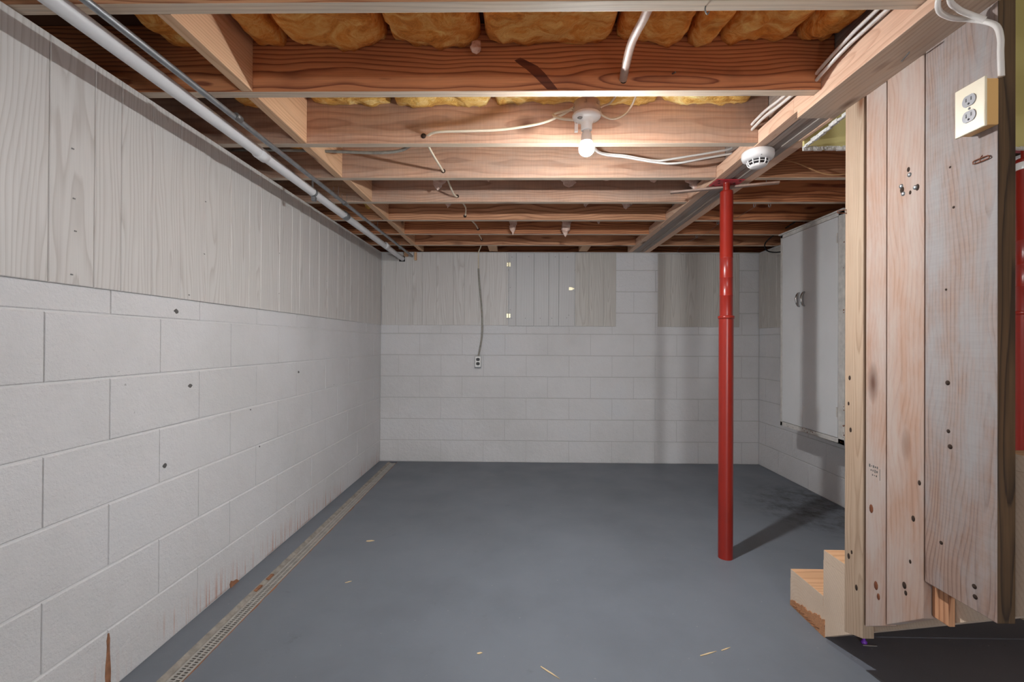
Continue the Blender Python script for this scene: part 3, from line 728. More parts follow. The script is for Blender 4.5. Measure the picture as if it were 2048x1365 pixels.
# ================================================================== PIPES (left, under the joists)
pp = thing('drain_pipe', 'long white plastic pipe under the joists along left wall', 'pipe', (-1.105, 0, 1.935))
MB().tube([(.014, -1.4, .004), (0, 1.91, .003), (-.004, 2.83, .001), (-.010, YB + .02, -.001)], .0225, 16, sub=3).obj('pipe', M['pvc'], pp)
for y in (1.905, 2.83, 3.72):
    MB().lathe([(.0225, -.03), (.0262, -.028), (.0262, .028), (.0225, .03)], (-.001, y, .0025), 18, axis='Y').obj('coupling', M['pvc'] if y != 2.83 else M['steel'], pp)
hg = MB(); hg.lathe([(.0235, -.010), (.0245, 0), (.0235, .010)], (-.0015, 2.39, .0025), 16, axis='Y'); hg.box((.004, 2.39, -.034), (.020, .022, .022)); hg.box((-.004, 2.392, .045), (.002, .02, .06))
hg.obj('hanger_strap', M['steel'], pp)
MB().box((-.012, YB - .004, -.002), (.056, .010, .056)).obj('wall_sleeve', M['black'], pp)
cp = thing('conduit', 'thin grey metal conduit beside the white pipe along the left', 'pipe', (-1.03, 0, 1.95))
MB().tube([(-.012, -1.4, -.004), (-.005, 1.1, -.003), (.006, 3.0, .002), (.010, YB - .015, .006)], .0105, 10, sub=4).obj('tube', M['steel'], cp)
for y in (2.62, 1.62, 3.86): MB().lathe([(.0105, -.016), (.013, -.015), (.013, .015), (.0105, .016)], (.003, y, .001), 12, axis='Y').obj('coupling', M['steel_dark'], cp)
for y in (2.50, 2.62, 3.2, 3.86):
    MB().tube([(-.012, y, .055), (-.011, y, .0), (.003, y - .002, -.013), (.015, y, .0), (.016, y, .055)], .0012, 5).obj('wire_hanger', M['steel_dark'], cp)
o = MB().box((0, 0, 0), (.02, .03, .075)).obj('wood_cleat', M['block'], None, (-.985, YB - .021, 1.953), bevel=.002); tag(o, 'small brown wood cleat at the wall end of the conduit', 'wood block', 'wood cleats at the pipe ends')
o = MB().box((0, 0, 0), (.035, .03, .055)).obj('wood_cleat', M['block'], None, (-1.075, YB - .023, 1.978), bevel=.002); tag(o, 'small brown wood cleat between the white pipe and conduit', 'wood block', 'wood cleats at the pipe ends')

# ================================================================== LAMP
LX, LY = .262, 1.775
lf = thing('bulb_fixture', 'bare lit bulb in a porcelain lampholder on round metal box', 'lamp', (LX, LY, 2.06))
bxm = MB(); bxm.lathe([(.0, .024), (.050, .024), (.052, .02), (.052, -.022), (.048, -.024)], (0, 0, 0), 8 * 3)
for a in (0, .9, 2.2, 3.4, 4.5, 5.5):
    bxm.lathe([(.005, 0), (.005, .006), (.003, .012)], (.051 * math.cos(a), .051 * math.sin(a), .0), 8)
bxm.obj('junction_box', M['box_metal'], lf)
MB().lathe([(.054, -.024), (.057, -.028), (.054, -.036), (.040, -.044), (.026, -.050), (.0225, -.062), (.0215, -.084), (.019, -.086), (.0, -.086)], (0, 0, 0), 32).obj('lampholder', M['porcelain'], lf)
hb = MB(); hb.box((.004, -.10, .030), (.022, .20, .002)); hb.box((-.006, -.10, .034), (.002, .20, .008)); hb.box((.014, -.10, .034), (.002, .20, .008)); hb.obj('hanger_bar', M['steel'], lf)
bb = thing('light_bulb', 'glowing white globe bulb screwed into the porcelain lampholder', 'light bulb', (LX, LY, 1.97))
MB().lathe([(.013, .010), (.0135, -.002), (.018, -.006), (.0205, -.016), (.0225, -.040)], (0, 0, 0), 28).obj('bulb_base', M['porcelain'], bb)
zc = -.066; R0 = .0305
up = [(.0226, -.040)] + [(R0 * math.cos(a), zc + R0 * math.sin(a)) for a in (.62, .4, .2, 0.0, -.2, -.38)]
MB().lathe(up, (0, 0, 0), 28).obj('bulb_shoulder', M['glow_up'], bb)
MB().lathe([(R0 * math.cos(a), zc + R0 * math.sin(a)) for a in (-.38, -.5, -.75, -1.0, -1.25, -1.5)] + [(0, zc - R0)], (0, 0, 0), 28).obj('bulb_dome', M['glow_low'], bb)
# key-ring pull socket detail on lampholder
MB().tube([(-.034, -.030, -.046), (-.022, -.034, -.049), (-.026, -.022, -.050), (-.038, -.022, -.047), (-.034, -.030, -.046)], .0016, 6).obj('terminal_clip', M['steel_dark'], lf)
pc = MB(); pc.tube([(-.045, .01, -.03), (-.044, .006, -.058)], .002, 6); pc.box((-.040, .004, -.074), (.013, .012, .030)); pc.obj('pull_switch', M['porcelain'], lf)

# ================================================================== CABLES
def cable(name, label, pts, r, mat, grp=None, flat=None, seg=8, sub=5):
    p0 = Vector(pts[0]); mb = MB().tube([Vector(p) - p0 for p in pts], r, seg, sub=sub, flat=flat)
    return tag(mb.obj(name, mat, None, p0), label, 'cable', grp)
cable('cable', 'cream cable from left of the fixture to a hole in joist', [(LX - .05, LY, 2.066), (.16, 1.86, 2.074), (.075, 1.88, 2.052), (-.085, 1.90, 2.038), (-.235, 1.91, 2.037), (-.364, 1.925, 2.039), (-.42, 1.975, 2.035)], .0045, M['cable'], flat=1.6)
cable('cable', 'short cream cable end bent under the left of fixture', [(LX - .052, LY + .01, 2.062), (.17, 1.83, 2.078), (.135, 1.85, 2.075), (.165, 1.82, 2.045), (LX - .045, LY + .03, 2.032)], .0045, M['cable'], flat=1.5)
cable('cable', 'white cable threaded through joist holes toward the far wall', [(-.418, 1.97, 2.037), (-.415, 2.10, 2.03), (-.402, 2.37, 2.037), (-.415, 2.52, 2.075), (-.40, 2.70, 2.035), (-.385, 2.78, 2.037), (-.40, 2.95, 2.085), (-.375, 3.12, 2.075), (-.385, 3.19, 2.03), (-.385, 3.35, 2.07), (-.345, 3.5, 2.06), (-.33, 3.60, 2.04), (-.345, 3.8, 2.055), (-.335, 3.99, 2.05), (-.36, 4.18, 2.03), (-.388, YB - .012, 1.99), (-.388, YB - .014, 1.90), (-.386, YB - .014, 1.83)], .0055, M['cable'], sub=4)
cable('flexible_conduit', 'grey armoured conduit dropping down far wall to the outlet', [(-.388, YB - .014, 1.84), (-.378, YB - .016, 1.70), (-.360, YB - .016, 1.52), (-.350, YB - .016, 1.36), (-.350, YB - .014, 1.22), (-.362, YB - .014, 1.12), (-.383, YB - .016, 1.01)], .0085, M['cable_grey'])
cable('cable', 'grey cloth cable through the blocking in the bay behind bulb', [(-1.62, 2.15, 2.06), (-1.23, 2.15, 2.062), (-.914, 2.15, 2.054), (-.696, 2.15, 2.047), (-.576, 2.14, 2.052), (-.504, 2.10, 2.066), (-.44, 2.03, 2.07), (-.42, 1.985, 2.06)], .0075, M['cable_grey'])
cable('cable', 'thick double pale cable through the two nearest joists', [(.343, 1.10, 2.055), (.345, 1.23, 2.042), (.338, 1.36, 2.050), (.345, 1.47, 2.046), (.353, 1.555, 2.037)], .0092, M['cable_aged'], flat=1.5)
cable('cable', 'cream cable looping into the right of the fixture', [(.42, 1.60, 2.135), (.455, 1.75, 2.125), (.452, 1.82, 2.10), (.425, 1.83, 2.067), (.375, 1.82, 2.043), (.33, 1.80, 2.047), (LX + .05, LY + .005, 2.058)], .0045, M['cable'])
cable('cable', 'short cream cable from joist into the back of the fixture', [(.36, 1.59, 2.135), (.383, 1.74, 2.125), (.370, 1.83, 2.117), (.335, 1.83, 2.10), (LX + .03, LY + .05, 2.075)], .0045, M['cable'])
cable('cable', 'upper of two cream cables sagging from bulb to girder', [(.30, 1.99, 2.09), (.379, 2.2, 2.074), (.513, 2.2, 2.052), (.658, 2.2, 2.028), (.755, 2.2, 2.038), (.997, 2.2, 2.078), (1.03, 2.2, 2.088)], .0052, M['cable_white'], 'twin cables sagging behind the bulb')
cable('cable', 'lower of two cream cables sagging from bulb to girder', [(.28, 1.99, 2.075), (.379, 2.19, 2.064), (.513, 2.19, 2.040), (.658, 2.19, 2.015), (.755, 2.19, 2.010), (.88, 2.2, 2.035), (1.03, 2.2, 2.062)], .0052, M['cable_white'], 'twin cables sagging behind the bulb')
for n, (dx, dz) in enumerate(((0, 0), (.012, -.022))):
    cable('cable', ['upper white cable stapled along the girder above nearest bay', 'lower white cable stapled along the girder above nearest bay'][n], [(1.008 + dx * .3, .6, 2.09 + dz), (1.008 + dx * .3, 1.28, 2.083 + dz), (1.006, 1.40, 2.076 + dz), (1.004, 1.50, 2.062 + dz), (1.008, 1.545, 2.058 + dz)], .006, M['cable_white'], 'white cables along the girder')
    cable('cable', ['upper white cable along the girder in the bulb bay', 'lower white cable along the girder in the bulb bay'][n], [(1.008, 1.60, 2.078 + dz), (1.004, 1.745, 2.082 + dz), (1.0, 1.85, 2.088 + dz), (.998, 1.935, 2.083 + dz), (1.0, 1.965, 2.08 + dz)], .006, M['cable_white'], 'white cables along the girder')
cable('cable', 'white cable bending off the girder down to the ivory outlet', [(1.002, 1.04, 2.08), (1.004, 1.075, 2.01), (1.012, 1.105, 1.957), (1.07, 1.135, 1.953), (1.115, 1.138, 1.950), (1.134, 1.115, 1.928), (1.139, 1.092, 1.90), (1.139, 1.083, 1.865), (1.139, 1.083, 1.83), (1.144, 1.086, 1.775)], .0062, M['cable_white'])
cable('cable', 'second white cable draped across the girder at top right', [(1.002, 1.01, 2.08), (1.004, 1.045, 2.01), (1.012, 1.075, 1.957), (1.06, 1.105, 1.952), (1.10, 1.115, 1.945), (1.125, 1.105, 1.925)], .0062, M['cable_white'])
cable('cable', 'tan cable drooping from girder across the right joist', [(1.23, 2.33, 2.09), (1.357, 2.32, 2.076), (1.42, 2.31, 2.056), (1.52, 2.30, 2.007), (1.595, 2.30, 1.995), (1.69, 2.30, 2.008), (1.9, 2.32, 2.06)], .004, M['cable_tan'])
cable('cable', 'black cable looping from joists behind the white cabinet', [(2.14, 3.45, 2.10), (2.10, 3.56, 2.055), (2.085, 3.72, 2.03), (2.08, 3.84, 1.99), (2.085, 3.83, 1.93), (2.10, 3.74, 1.893), (2.13, 3.62, 1.88), (2.2, 3.45, 1.88)], .005, M['black'])
# grommet holes: dark rings in the joist faces
for x, y, z in ((-.42, JY[4] - .0195, 2.035), (-.402, JY[5] - .0195, 2.037), (-.385, JY[6] - .0195, 2.037), (-.385, JY[7] - .0195, 2.03), (-.33, JY[8] - .0195, 2.04), (-.335, JY[9] - .0195, 2.05), (.353, JY[3] - .0195, 2.037)):
    j = min((o for o in bpy.data.objects if o.name.startswith('ceiling_joist') and o.location.x < 0), key=lambda o: abs(o.location.y - y))
    MB().lathe([(.0115, 0), (.0115, -.0008), (0, -.0008)], (x - j.location.x, y - j.location.y, z - j.location.z), 14, axis='Y').obj('cable_hole', M['hole'], j)
# dark diagonal mark on the reddish joist and header nails
j3 = [o for o in bpy.data.objects if o.get('label', '') == near_names[3]][0]
MB().tube([(.52, -.019, 2.06 - j3.location.z), (.525, -.035, 2.055 - j3.location.z)], .0025, 6).obj('nail', M['steel_dark'], j3)
j3.children[-1].location.x = -j3.location.x
sm = MB(); pts = [(-.02, .105), (.0, .115), (.03, .100), (.06, .085), (.085, .060), (.105, .035), (.125, .010), (.13, .003), (.095, .003), (.075, .022), (.05, .048), (.02, .075), (-.005, .092)]
sm.prism([(x - j3.location.x, z + ZJ - j3.location.z) for x, z in pts], -.0194, -.018, 'XZ')
sm.obj('dark_mark', wood('darker_wood', srgb(112, 58, 34), srgb(70, 30, 16), (.7, .6, .55), ring=24, contrast=.8), j3)

# ================================================================== SMOKE DETECTOR
sd = thing('smoke_detector', 'white round smoke detector on the underside of the girder', 'smoke detector', (1.068, 2.035, 1.999))
MB().lathe([(.062, 0), (.066, -.004), (.067, -.022), (.063, -.034), (.050, -.040), (.041, -.041)], (0, 0, 0), 40).obj('housing', M['smoke'], sd)
MB().lathe([(.0405, -.040), (.037, -.060), (.0, -.060)], (0, 0, 0), 32).obj('sensor_chamber', M['socket_dark'], sd)
cg = MB()
for k in range(10):
    a = k * math.pi / 5; c, s_ = math.cos(a), math.sin(a)
    cg.tube([(.044 * c, .044 * s_, -.039), (.041 * c, .041 * s_, -.055), (.033 * c, .033 * s_, -.064)], .0026, 6, sub=2)
cg.lathe([(.0415, -.049), (.043, -.0505), (.0415, -.052)], (0, 0, 0), 32)
cg.lathe([(.035, -.060), (.034, -.066), (.026, -.070), (0, -.071)], (0, 0, 0), 32)
cg.obj('vent_cage', M['smoke'], sd)
MB().lathe([(.003, 0), (.003, -.003), (0, -.004)], (-.015, -.058, -.033), 8).obj('indicator', M['chrome'], sd)

# ================================================================== RED POSTS
def post(label, x, y, full=True):
    t = thing('steel_post', label, 'post', (x, y, 0), 0, 'red telescoping steel posts')
    MB().lathe([(.037, 0), (.0365, .004), (.0365, 1.272)], (0, 0, 0), 32).obj('outer_tube', M['red'], t)
    MB().lathe([(.0365, 1.268), (.0405, 1.270), (.0412, 1.277), (.0405, 1.284), (.0335, 1.286)], (0, 0, 0), 32).obj('collar', M['red'], t)
    pr_ = [(.0325, 1.284)]
    for z in (1.393, 1.487, 1.593): pr_ += [(.0325, z - .003), (.0338, z - .001), (.0338, z + .001), (.0325, z + .003)]
    pr_ += [(.0325, 1.94), (.0325, 1.948), (.030, 1.950), (.012, 1.950)]
    MB().lathe(pr_, (0, 0, 0), 32).obj('inner_tube', M['red'], t)
    sc = [(.0165, 1.949)]
    for k in range(9): sc += [(.0165, 1.951 + k * .0046), (.0178, 1.953 + k * .0046)]
    sc += [(.0185, 1.993)]
    MB().lathe(sc, (0, 0, 0), 20).obj('jack_screw', M['red'], t)
    pm_ = MB(); pm_.box((0, 0, 1.9955), (.145, .10, .0035))
    pm_.obj('top_plate', M['red_plate'], t)
    hl = MB()
    for a, b in ((-.055, -.035), (.055, -.035), (-.055, .035), (.055, .035), (-.04, 0), (.04, 0)):
        hl.lathe([(.007, 0), (.007, -.0006), (0, -.0006)], (a, b, 1.9937), 10)
    hl.obj('bolt_holes', M['hole'], t)
    gs = MB()
    for a in (-1, 1): gs.add([(a * .016, 0, 1.953), (a * .03, 0, 1.994), (a * .016, 0, 1.994)], [(0, 1, 2)])
    return t
post('red steel post standing on the grey floor under the girder', 1.103, 2.415)
p2 = post('red steel post glimpsed at right edge beyond the stairs', 2.204, 1.99)
lb_ = MB(); an_ = [math.radians(182 + 78 * k / 8) for k in range(9)]
lb_.prism([(.0378 * math.cos(a), .0378 * math.sin(a)) for a in an_] + [(.036 * math.cos(a), .036 * math.sin(a)) for a in an_[::-1]], .53, .65, 'XY')
lb_.obj('green_sticker', simple('green_sticker', srgb(150, 190, 130), .5), p2)
lb_ = MB().lathe([(.0337, .0), (.0345, .002), (.0345, .03), (.0337, .032)], (0, 0, 1.90), 24); lb_.obj('pale_band', M['porcelain'], p2)

# ================================================================== CABINET
cb = thing('wall_cabinet', 'tall white metal two-door cabinet hung on the right wall', 'cabinet', (2.112, 3.073, .53))
X0 = 1.962 - 2.112; HC = 1.42
cs = MB(); W = .665
cs.box((.008, 0, HC / 2), (.284, W, HC)); body = cs.obj('body', [M['cabinet'], M['steel_dark']], cb, bevel=.004)
for p in body.data.polygons:
    if p.normal.x < -.9: p.material_index = 1  # front face coloured dark to stand for shade in the door gaps
fr = MB()
for yy, w in ((-W / 2 + .0275, .055), (W / 2 - .0125, .025)): fr.box((X0 + .004, yy, HC / 2), (.012, w, HC))
for z, h in ((HC - .012, .024), (.015, .03)): fr.box((X0 + .004, 0, z), (.012, W, h))
fr.obj('face_frame', M['cabinet_chip'], cb, bevel=.002)
MB().box((X0 - .001, 0, HC + .004), (.03, W + .012, .010)).obj('top_lip', M['cabinet_chip'], cb, bevel=.002)
ysp = 3.136 - 3.073
for n, (a, b) in enumerate(((-W / 2 + .058, ysp - .001), (ysp + .001, W / 2 - .027))):
    d = MB().box((X0 + .003, (a + b) / 2, HC / 2 + .003), (.014, b - a, HC - .060)).obj('door', M['cabinet'], cb, bevel=.0025)
    yh = ysp + (-.022 if n == 0 else .034)
    hp = MB()
    pts = [(X0 - .004 - .022 * math.sin(math.pi * k / 10), yh, .917 + .048 * math.cos(math.pi * k / 10)) for k in range(11)]
    hp.tube(pts, lambda t: .004 + .009 * math.sin(math.pi * t), 8, sub=2, flat=.55)
    hp.obj('handle', M['chrome'], d)
    ye = a + .002 if n == 0 else b - .002
    for z in (1.262, .19):
        h = MB().tube([(X0 - .006, ye, z - .03), (X0 - .006, ye, z + .03)], .004, 8)
        h.obj('hinge', M['cabinet_chip'], d)
ch = MB(); rg = random.Random(5)
for _ in range(26):
    y = rg.uniform(-W / 2 + .01, W / 2 - .03); z = rg.choice([rg.uniform(.004, .03), rg.uniform(.005, .12)]) if rg.random() < .75 else rg.uniform(.1, 1.3)
    if z > .03: y = -W / 2 + rg.uniform(.0, .012)
    s = rg.uniform(.002, .006); ch.prism([(y + s * math.cos(a) * rg.uniform(.5, 1.3), z + s * math.sin(a) * rg.uniform(.5, 1.3)) for a in (0, 1.2, 2.4, 3.6, 5)], X0 - .0024, X0 - .0016, 'YZ')
ch.obj('rust_chips', M['rusty'], cb)['kind'] = 'stuff'

# ================================================================== STAIRS
st = thing('staircase', 'closed wooden staircase rising toward camera behind the boards', 'stairs', (1.19, 1.99, 0))
RI, RU, Yf, Z1 = .180, .2125, 1.988, .156
NSTEP = 12
def stringer(x0, x1):
    poly = [(Yf, 0)]
    for n in range(NSTEP):
        poly += [(Yf - RU * n, Z1 + RI * n - .040), (Yf - RU * (n + 1), Z1 + RI * n - .040)]
    ylast = Yf - RU * NSTEP
    poly += [(ylast, Z1 + RI * (NSTEP - 1) - .45)]
    poly += [(1.770, .0)]
    poly = [(a - 1.99, b) for a, b in poly]
    return MB().prism(poly, x0 - 1.19, x1 - 1.19, 'YZ')
rough = stringer(1.19, 1.228)
rough.obj('stringer', M['stair'], st)
stringer(2.09, 2.128).obj('stringer', M['stair'], st)
for n in range(NSTEP):
    z = Z1 + RI * n
    MB().box((.468, Yf - RU * (n + .5) - 1.99, z - .020), (.936, RU - .002, .040)).obj('tread', M['tread'], st, bevel=.002) if n else MB().box((.468, Yf - RU * .5 - 1.99, z - .020), (.936, RU - .002, .040)).obj('tread', M['tread'], st, bevel=.002)
    MB().box((.470, Yf - RU * n - 1.99 - .012, z - .1), (.858, .018, .118)).obj('riser', M['stair'], st, bevel=.001)
for t_ in [o for o in st.children if o.name.startswith('tread')]:
    # cream painted outer ends of the treads
    t_.data.materials.append(M['stair'])
    for p in t_.data.polygons:
        if p.normal.x < -.7: p.material_index = 1
# rotten, splintered foot of the stringer
rt = MB(); rg = random.Random(11)
N = 22; top = []; bot = []
for i in range(N + 1):
    y = 1.984 - (1.984 - 1.766) * i / N
    bot.append((y - 1.99, .0005 + max(0, noise.noise(Vector((i * .9, 0, 0)))) * .006)); top.append((y - 1.99, .016 + .045 * (i / N) + .024 * abs(noise.noise(Vector((i * .55, 3, 0)))) + rg.uniform(0, .010)))
rt.prism(bot + top[::-1], -.0035, .002, 'YZ')
rt.obj('rotten_foot', M['rot'], st)
for i in range(7):
    y = 1.97 - i * .024 - 1.99
    MB().prism([(y, .008), (y - .028, .013 + i * .001), (y - .034, .020), (y - .010, .013)], -.006, .0, 'YZ').obj('splinter', M['rot'], st)
MB().box((.004, 1.777 - 1.99, .115), (.003, .003, .030)).obj('gap', M['hole'], st)

# ================================================================== PARTITION BOARDS
def vboard(name, y0, y1, z0, z1, x0, x1, mats, label, faces=None, zslope=0):
    """vertical board; long axis local X -> world Z"""
    L = z1 - z0; me = board_mesh(name, L, y1 - y0, x1 - x0, mats, faces)
    if zslope:
        for v in me.vertices:
            if v.co.x < 0: v.co.x += zslope * (-v.co.y) / (y1 - y0) * -1
    o = link(name, me, None, ((x0 + x1) / 2, (y0 + y1) / 2, (z0 + z1) / 2))
    o.rotation_euler = Matrix(((0, 0, 1), (0, 1, 0), (-1, 0, 0))).to_euler()     # x->-z, y->y, z->x
    return tag(o, label, 'board')
# note: local x -> -world z, so local +x is the board foot
b1 = vboard('partition_board', 1.522, 1.606, .125, 2.19, 1.150, 1.188, M['stud'], 'yellowish knotty stud, farthest board of the stair partition')
b2 = vboard('partition_board', 1.432, 1.514, .200, 2.19, 1.153, 1.188, M['pine'], 'narrow pinkish pine board, second of the stair partition')
b3 = vboard('partition_board', 1.296, 1.425, .262, 2.19, 1.150, 1.188, M['pine'], 'broad pinkish board with four silver screws near its top')
b4 = vboard('partition_board', 1.096, 1.288, .470, 2.19, 1.146, 1.189, [M['wide'], M['treated']], 'weathered grey board carrying the ivory outlet, nearest camera', {'-y': 1})
def foot(o, y_lo, z_lo, y_hi, z_hi):
    """cut the foot to the stair slope"""
    for v in o.data.vertices:
        if v.co.x > 0:
            yw = o.location.y + v.co.y; t = (yw - y_lo) / (y_hi - y_lo); zt = z_lo + (z_hi - z_lo) * t
            base = o.location.z - max(w.co.x for w in o.data.vertices)
            v.co.x -= zt - base
b3z = b3.location.z - max(v.co.x for v in b3.data.vertices)
for v in b3.data.vertices:
    if v.co.x > 0: v.co.x -= (.098) * (1 - (v.co.y + .0645) / .129)
for v in b2.data.vertices:
    if v.co.x > 0: v.co.x -= (.055) * (1 - (v.co.y + .0425) / .085)
for v in b1.data.vertices:
    if v.co.x > 0: v.co.x -= (.03) * (1 - (v.co.y + .042) / .084)
for o in (b1, b2, b3): o.data.update()
cl_ = link('cleat_board', board_mesh('cleat_board', .62, .05, .017, M['joist']), None, (1.1795, 1.268, .68)); cl_.rotation_euler = Matrix(((0, 0, 1), (0, 1, 0), (-1, 0, 0))).to_euler()
tag(cl_, 'reddish strip of wood behind the weathered board foot', 'board')
def onboard(o, name, y, z, prof, mat, seg=12, sx=1.0):
    """round detail on the -X face of a partition board"""
    mb = MB().lathe(prof, (0, 0, 0), seg, axis='X')
    xf = min((o.matrix_basis @ v.co).x for v in o.data.vertices)
    x = mb.obj(name, mat, None); x.parent = o
    x.matrix_parent_inverse = o.matrix_basis.inverted(); x.location = (xf, y, z); x.scale = (1, 1, sx)
    return x
for y, z in ((1.344, 1.638), (1.373, 1.614), (1.366, 1.589), (1.325, 1.594)):
    onboard(b3, 'screw', y, z, [(.0068, 0), (.0062, -.002), (.003, -.0035), (0, -.0038)], M['steel'])
for y, z, s in ((1.348, 1.655, .005), (1.37, 1.602, .007), (1.318, 1.592, .0065), (1.342, 1.585, .004), (1.33, .63, .006), (1.34, .50, .004), (1.36, .42, .007), (1.355, .40, .005), (1.31, .74, .005)):
    onboard(b3, 'knot_hole', y, z, [(s, 0), (s, -.0006), (0, -.0006)], M['hole'], 9, 1.5)
for y, z, s in ((1.49, .60, .008), (1.47, .36, .008), (1.46, .33, .006)):
    onboard(b2, 'knot_hole', y, z, [(s, 0), (s, -.0006), (0, -.0006)], M['rusty'], 9, 1.8)
for y, z, s in ((1.586, .40, .006), (1.572, .42, .004), (1.55, .31, .006), (1.583, 1.02, .005), (1.588, .93, .004), (1.578, .84, .005)):
    onboard(b1, 'knot_hole', y, z, [(s, 0), (s, -.0006), (0, -.0006)], M['hole'], 9, 1.7)
for y, z, s in ((1.221, 1.035, .0065), (1.219, .906, .005), (1.214, .866, .0065), (1.239, .60, .005), (1.15, .53, .006), (1.148, .505, .006), (1.215, 1.61, .003), (1.205, 1.50, .0035), (1.226, 1.285, .003)):
    onboard(b4, 'bolt_hole', y, z, [(s, 0), (s, -.0006), (0, -.0006)], M['hole'], 12)
# pencil-like lumber stamp strokes
stp = MB(); rg = random.Random(2)
for row in range(3):
    for k in range(5 - row):
        y = 1.497 - k * .008 - row * .006; z = .74 - row * .014
        stp.box((0, y - 1.48, z - .73), (.0006, rg.uniform(.002, .005), rg.uniform(.003, .010)))
stp.box((0, -.025, -.01), (.0006, .0012, .036))
so = stp.obj('lumber_stamp', M['steel_dark']); so.parent = b2; so.matrix_parent_inverse = b2.matrix_basis.inverted(); so.location = (1.1527, 1.48, .73)

# ivory outlet on the weathered board
ou = thing('wall_outlet', 'ivory surface-mounted double outlet on the weathered board', 'outlet', (1.146, 1.127, 1.721))
MB().box((-.0155, 0, 0), (.031, .068, .112)).obj('box', M['ivory_box'], ou, bevel=.003)
MB().box((-.0335, 0, 0), (.006, .075, .120)).obj('cover_plate', M['ivory'], ou, bevel=.0025)
for z in (.0195, -.0195):
    s_ = MB(); prof = [(math.cos(a) * .0165, max(-.0135, min(.0135, math.sin(a) * .0165))) for a in [k * math.pi / 12 for k in range(24)]]
    s_.prism([(y, zz_ + z) for y, zz_ in prof], -.0385, -.036, 'YZ')
    sk = s_.obj('socket', M['socket_grey'], ou)
    sl = MB()
    for y in (-.0062, .0062): sl.box((-.0387, y, z + .003), (.0008, .0026, .0085))
    sl.lathe([(.0026, 0), (.0026, -.0005), (0, -.0005)], (-.0385, 0, z - .0075), 10, axis='X')
    sl.obj('slots', M['socket_dark'], sk)
MB().lathe([(.003, 0), (.003, -.001), (0, -.0015)], (-.0365, 0, 0), 10, axis='X').obj('screw', M['steel'], ou)
# outlet on far wall
ow = thing('wall_outlet', 'small grey double outlet hanging on the far block wall', 'outlet', (-.386, YB, .953))
MB().box((0, -.016, 0), (.056, .032, .112)).obj('box', M['steel'], ow, bevel=.006)
MB().box((0, -.0335, .004), (.054, .003, .098)).obj('cover_plate', M['porcelain'], ow, bevel=.001)
for z in (.024, -.016):
    s_ = MB(); s_.prism([(math.cos(a) * .0175, max(-.0145, min(.0145, math.sin(a) * .0175)) + z) for a in [k * math.pi / 12 for k in range(24)]], -.0375, -.0345, 'XZ')
    s_.obj('socket', M['socket_dark'], ow)

# ================================================================== SMALL THINGS
wc = MB().tube([(.0, -.016, .004), (.0, .016, .004), (.0, .0195, 0), (0, .016, -.004), (0, -.016, -.004), (0, -.0195, 0), (0, -.016, .004)], .0013, 6, sub=3)
wc.tube([(0.004, 0, .012), (-.002, .0, .002), (-.002, 0, -.005)], .001, 6)
tag(wc.obj('wire_clip', M['rusty'], None, (1.143, 1.132, 1.596)), 'rusty oval wire clip on weathered board below ivory outlet', 'clip')
wc = MB().tube([(0, 0, .006), (-.026, .004, .004), (-.03, .004, 0), (-.026, .004, -.004), (0, 0, -.006), (.002, 0, -.012)], .0013, 6, sub=3)
tag(wc.obj('wire_clip', M['rusty'], None, (1.151, 1.600, 1.604)), 'rusty wire staple sticking out of the farthest stud', 'clip')
la = link('lath', board_mesh('lath', .54, .026, .010, M['lath'], bevel=.001), None, (1.10, 2.475, 1.990), (0, 0.0, -.30))
tag(la, 'thin wooden lath hanging crosswise behind the red post top', 'lath')
la.location = (1.105, 2.462, 1.985)
MB().tube([(1.30, 2.39, 2.02), (1.302, 2.395, 1.995), (1.305, 2.41, 1.984)], .0015, 5).obj('wire_loop', M['steel_dark'])
tag(bpy.data.objects['wire_loop'], 'short wire loop holding the right end of lath', 'wire')
h = MB().tube([(-.006, 0, .002), (-.007, 0, -.008), (0, .004, -.016), (.006, .006, -.008)], .0018, 6)
tag(h.obj('wire_hook', M['steel_dark'], None, (.48, 1.158, 2.0)), 'dark bent hook under the nearest joist at the top edge', 'hook')
hooks = [(1.451, 2.80, 2.0), (1.543, 2.80, 2.0), (1.404, 3.206, 2.0), (1.414, 3.612, 2.0)]
hlab = ['small metal hook under right joist, nearest the red post', 'small metal hook with pale insulator under right joist', 'small metal hook under right joist left of the red post', 'farthest small metal hook under the right joists']
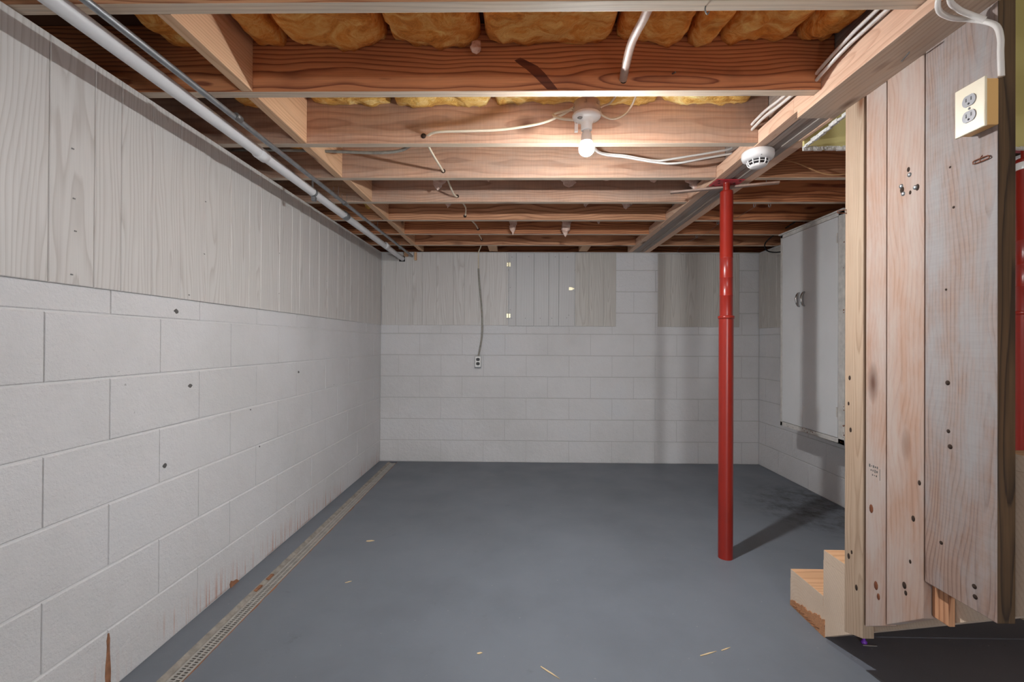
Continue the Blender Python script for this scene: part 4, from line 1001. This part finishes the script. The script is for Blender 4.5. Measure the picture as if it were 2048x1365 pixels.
for (x, y, z), lb in zip(hooks, hlab):
    h = MB().tube([(-.006, 0, .002), (-.006, 0, -.012), (0, 0, -.018), (.006, 0, -.012), (.006, 0, .002)], .0015, 6)
    tag(h.obj('wire_hook', M['steel'], None, (x, y, z)), lb, 'hook', 'hooks under the right joists')
for a, b, lb in ((0, 2, 'thin slack wire strung from near hook to the middle hook'), (2, 3, 'thin slack wire strung from middle hook to the far hook')):
    p, q = Vector(hooks[a]) + Vector((0, 0, -.017)), Vector(hooks[b]) + Vector((0, 0, -.017)); m = (p + q) / 2 + Vector((0, 0, -.015))
    cable('hanging_wire', lb, [p, m, q], .0009, M['steel_dark'], seg=5)
cable('hanging_wire', 'thin slack wire trailing down from the far hook', [Vector(hooks[3]) + Vector((0, 0, -.017)), (1.33, 3.66, 1.94), (1.30, 3.72, 1.90), (1.36, 3.75, 1.87)], .0009, M['steel_dark'], seg=5)
def chip(x, y, ln, w, ang, label, mat='chip', name='wood_splinter', cat='debris'):
    mb = MB().prism([(-ln / 2, -w / 3), (-ln * .1, -w / 2), (ln / 2, 0), (ln * .1, w / 2), (-ln / 2, w / 4)], 0, .0018, 'XY')
    return tag(mb.obj(name, M[mat], None, (x, y, .0005), (0, 0, ang)), label, cat)
chip(.113, 1.555, .085, .006, -.75, 'long pale wood splinter on floor at bottom centre')
chip(.70, 1.664, .075, .006, .35, 'pale wood splinter on floor, left of a twin at lower right')
chip(.775, 1.69, .045, .005, .4, 'shorter pale wood splinter on floor at lower right')
chip(-.137, 1.647, .02, .010, .2, 'tiny pale chip on floor near the bottom, left of centre')
chip(-.841, 2.56, .045, .018, .1, 'pale flake lying on floor near the drain')
chip(-.80, 2.12, .03, .006, .5, 'thin pale curl on floor beside the drain')
chip(1.328, 1.721, .05, .006, -.1, 'grey plastic stick on the dark floor under the stairs', 'grate', 'plastic_stick')
pb = MB().lathe([(.010, 0), (.011, .006), (.006, .010), (.004, .018), (0, .019)], (0, 0, 0), 14); pb.lathe([(.005, .018), (.005, .026), (0, .027)], (0, 0, 0), 10)
tag(pb.obj('bottle_cap', M['purple'], None, (1.318, 1.738, 0)), 'small purple cap lying under the stair foot', 'debris')
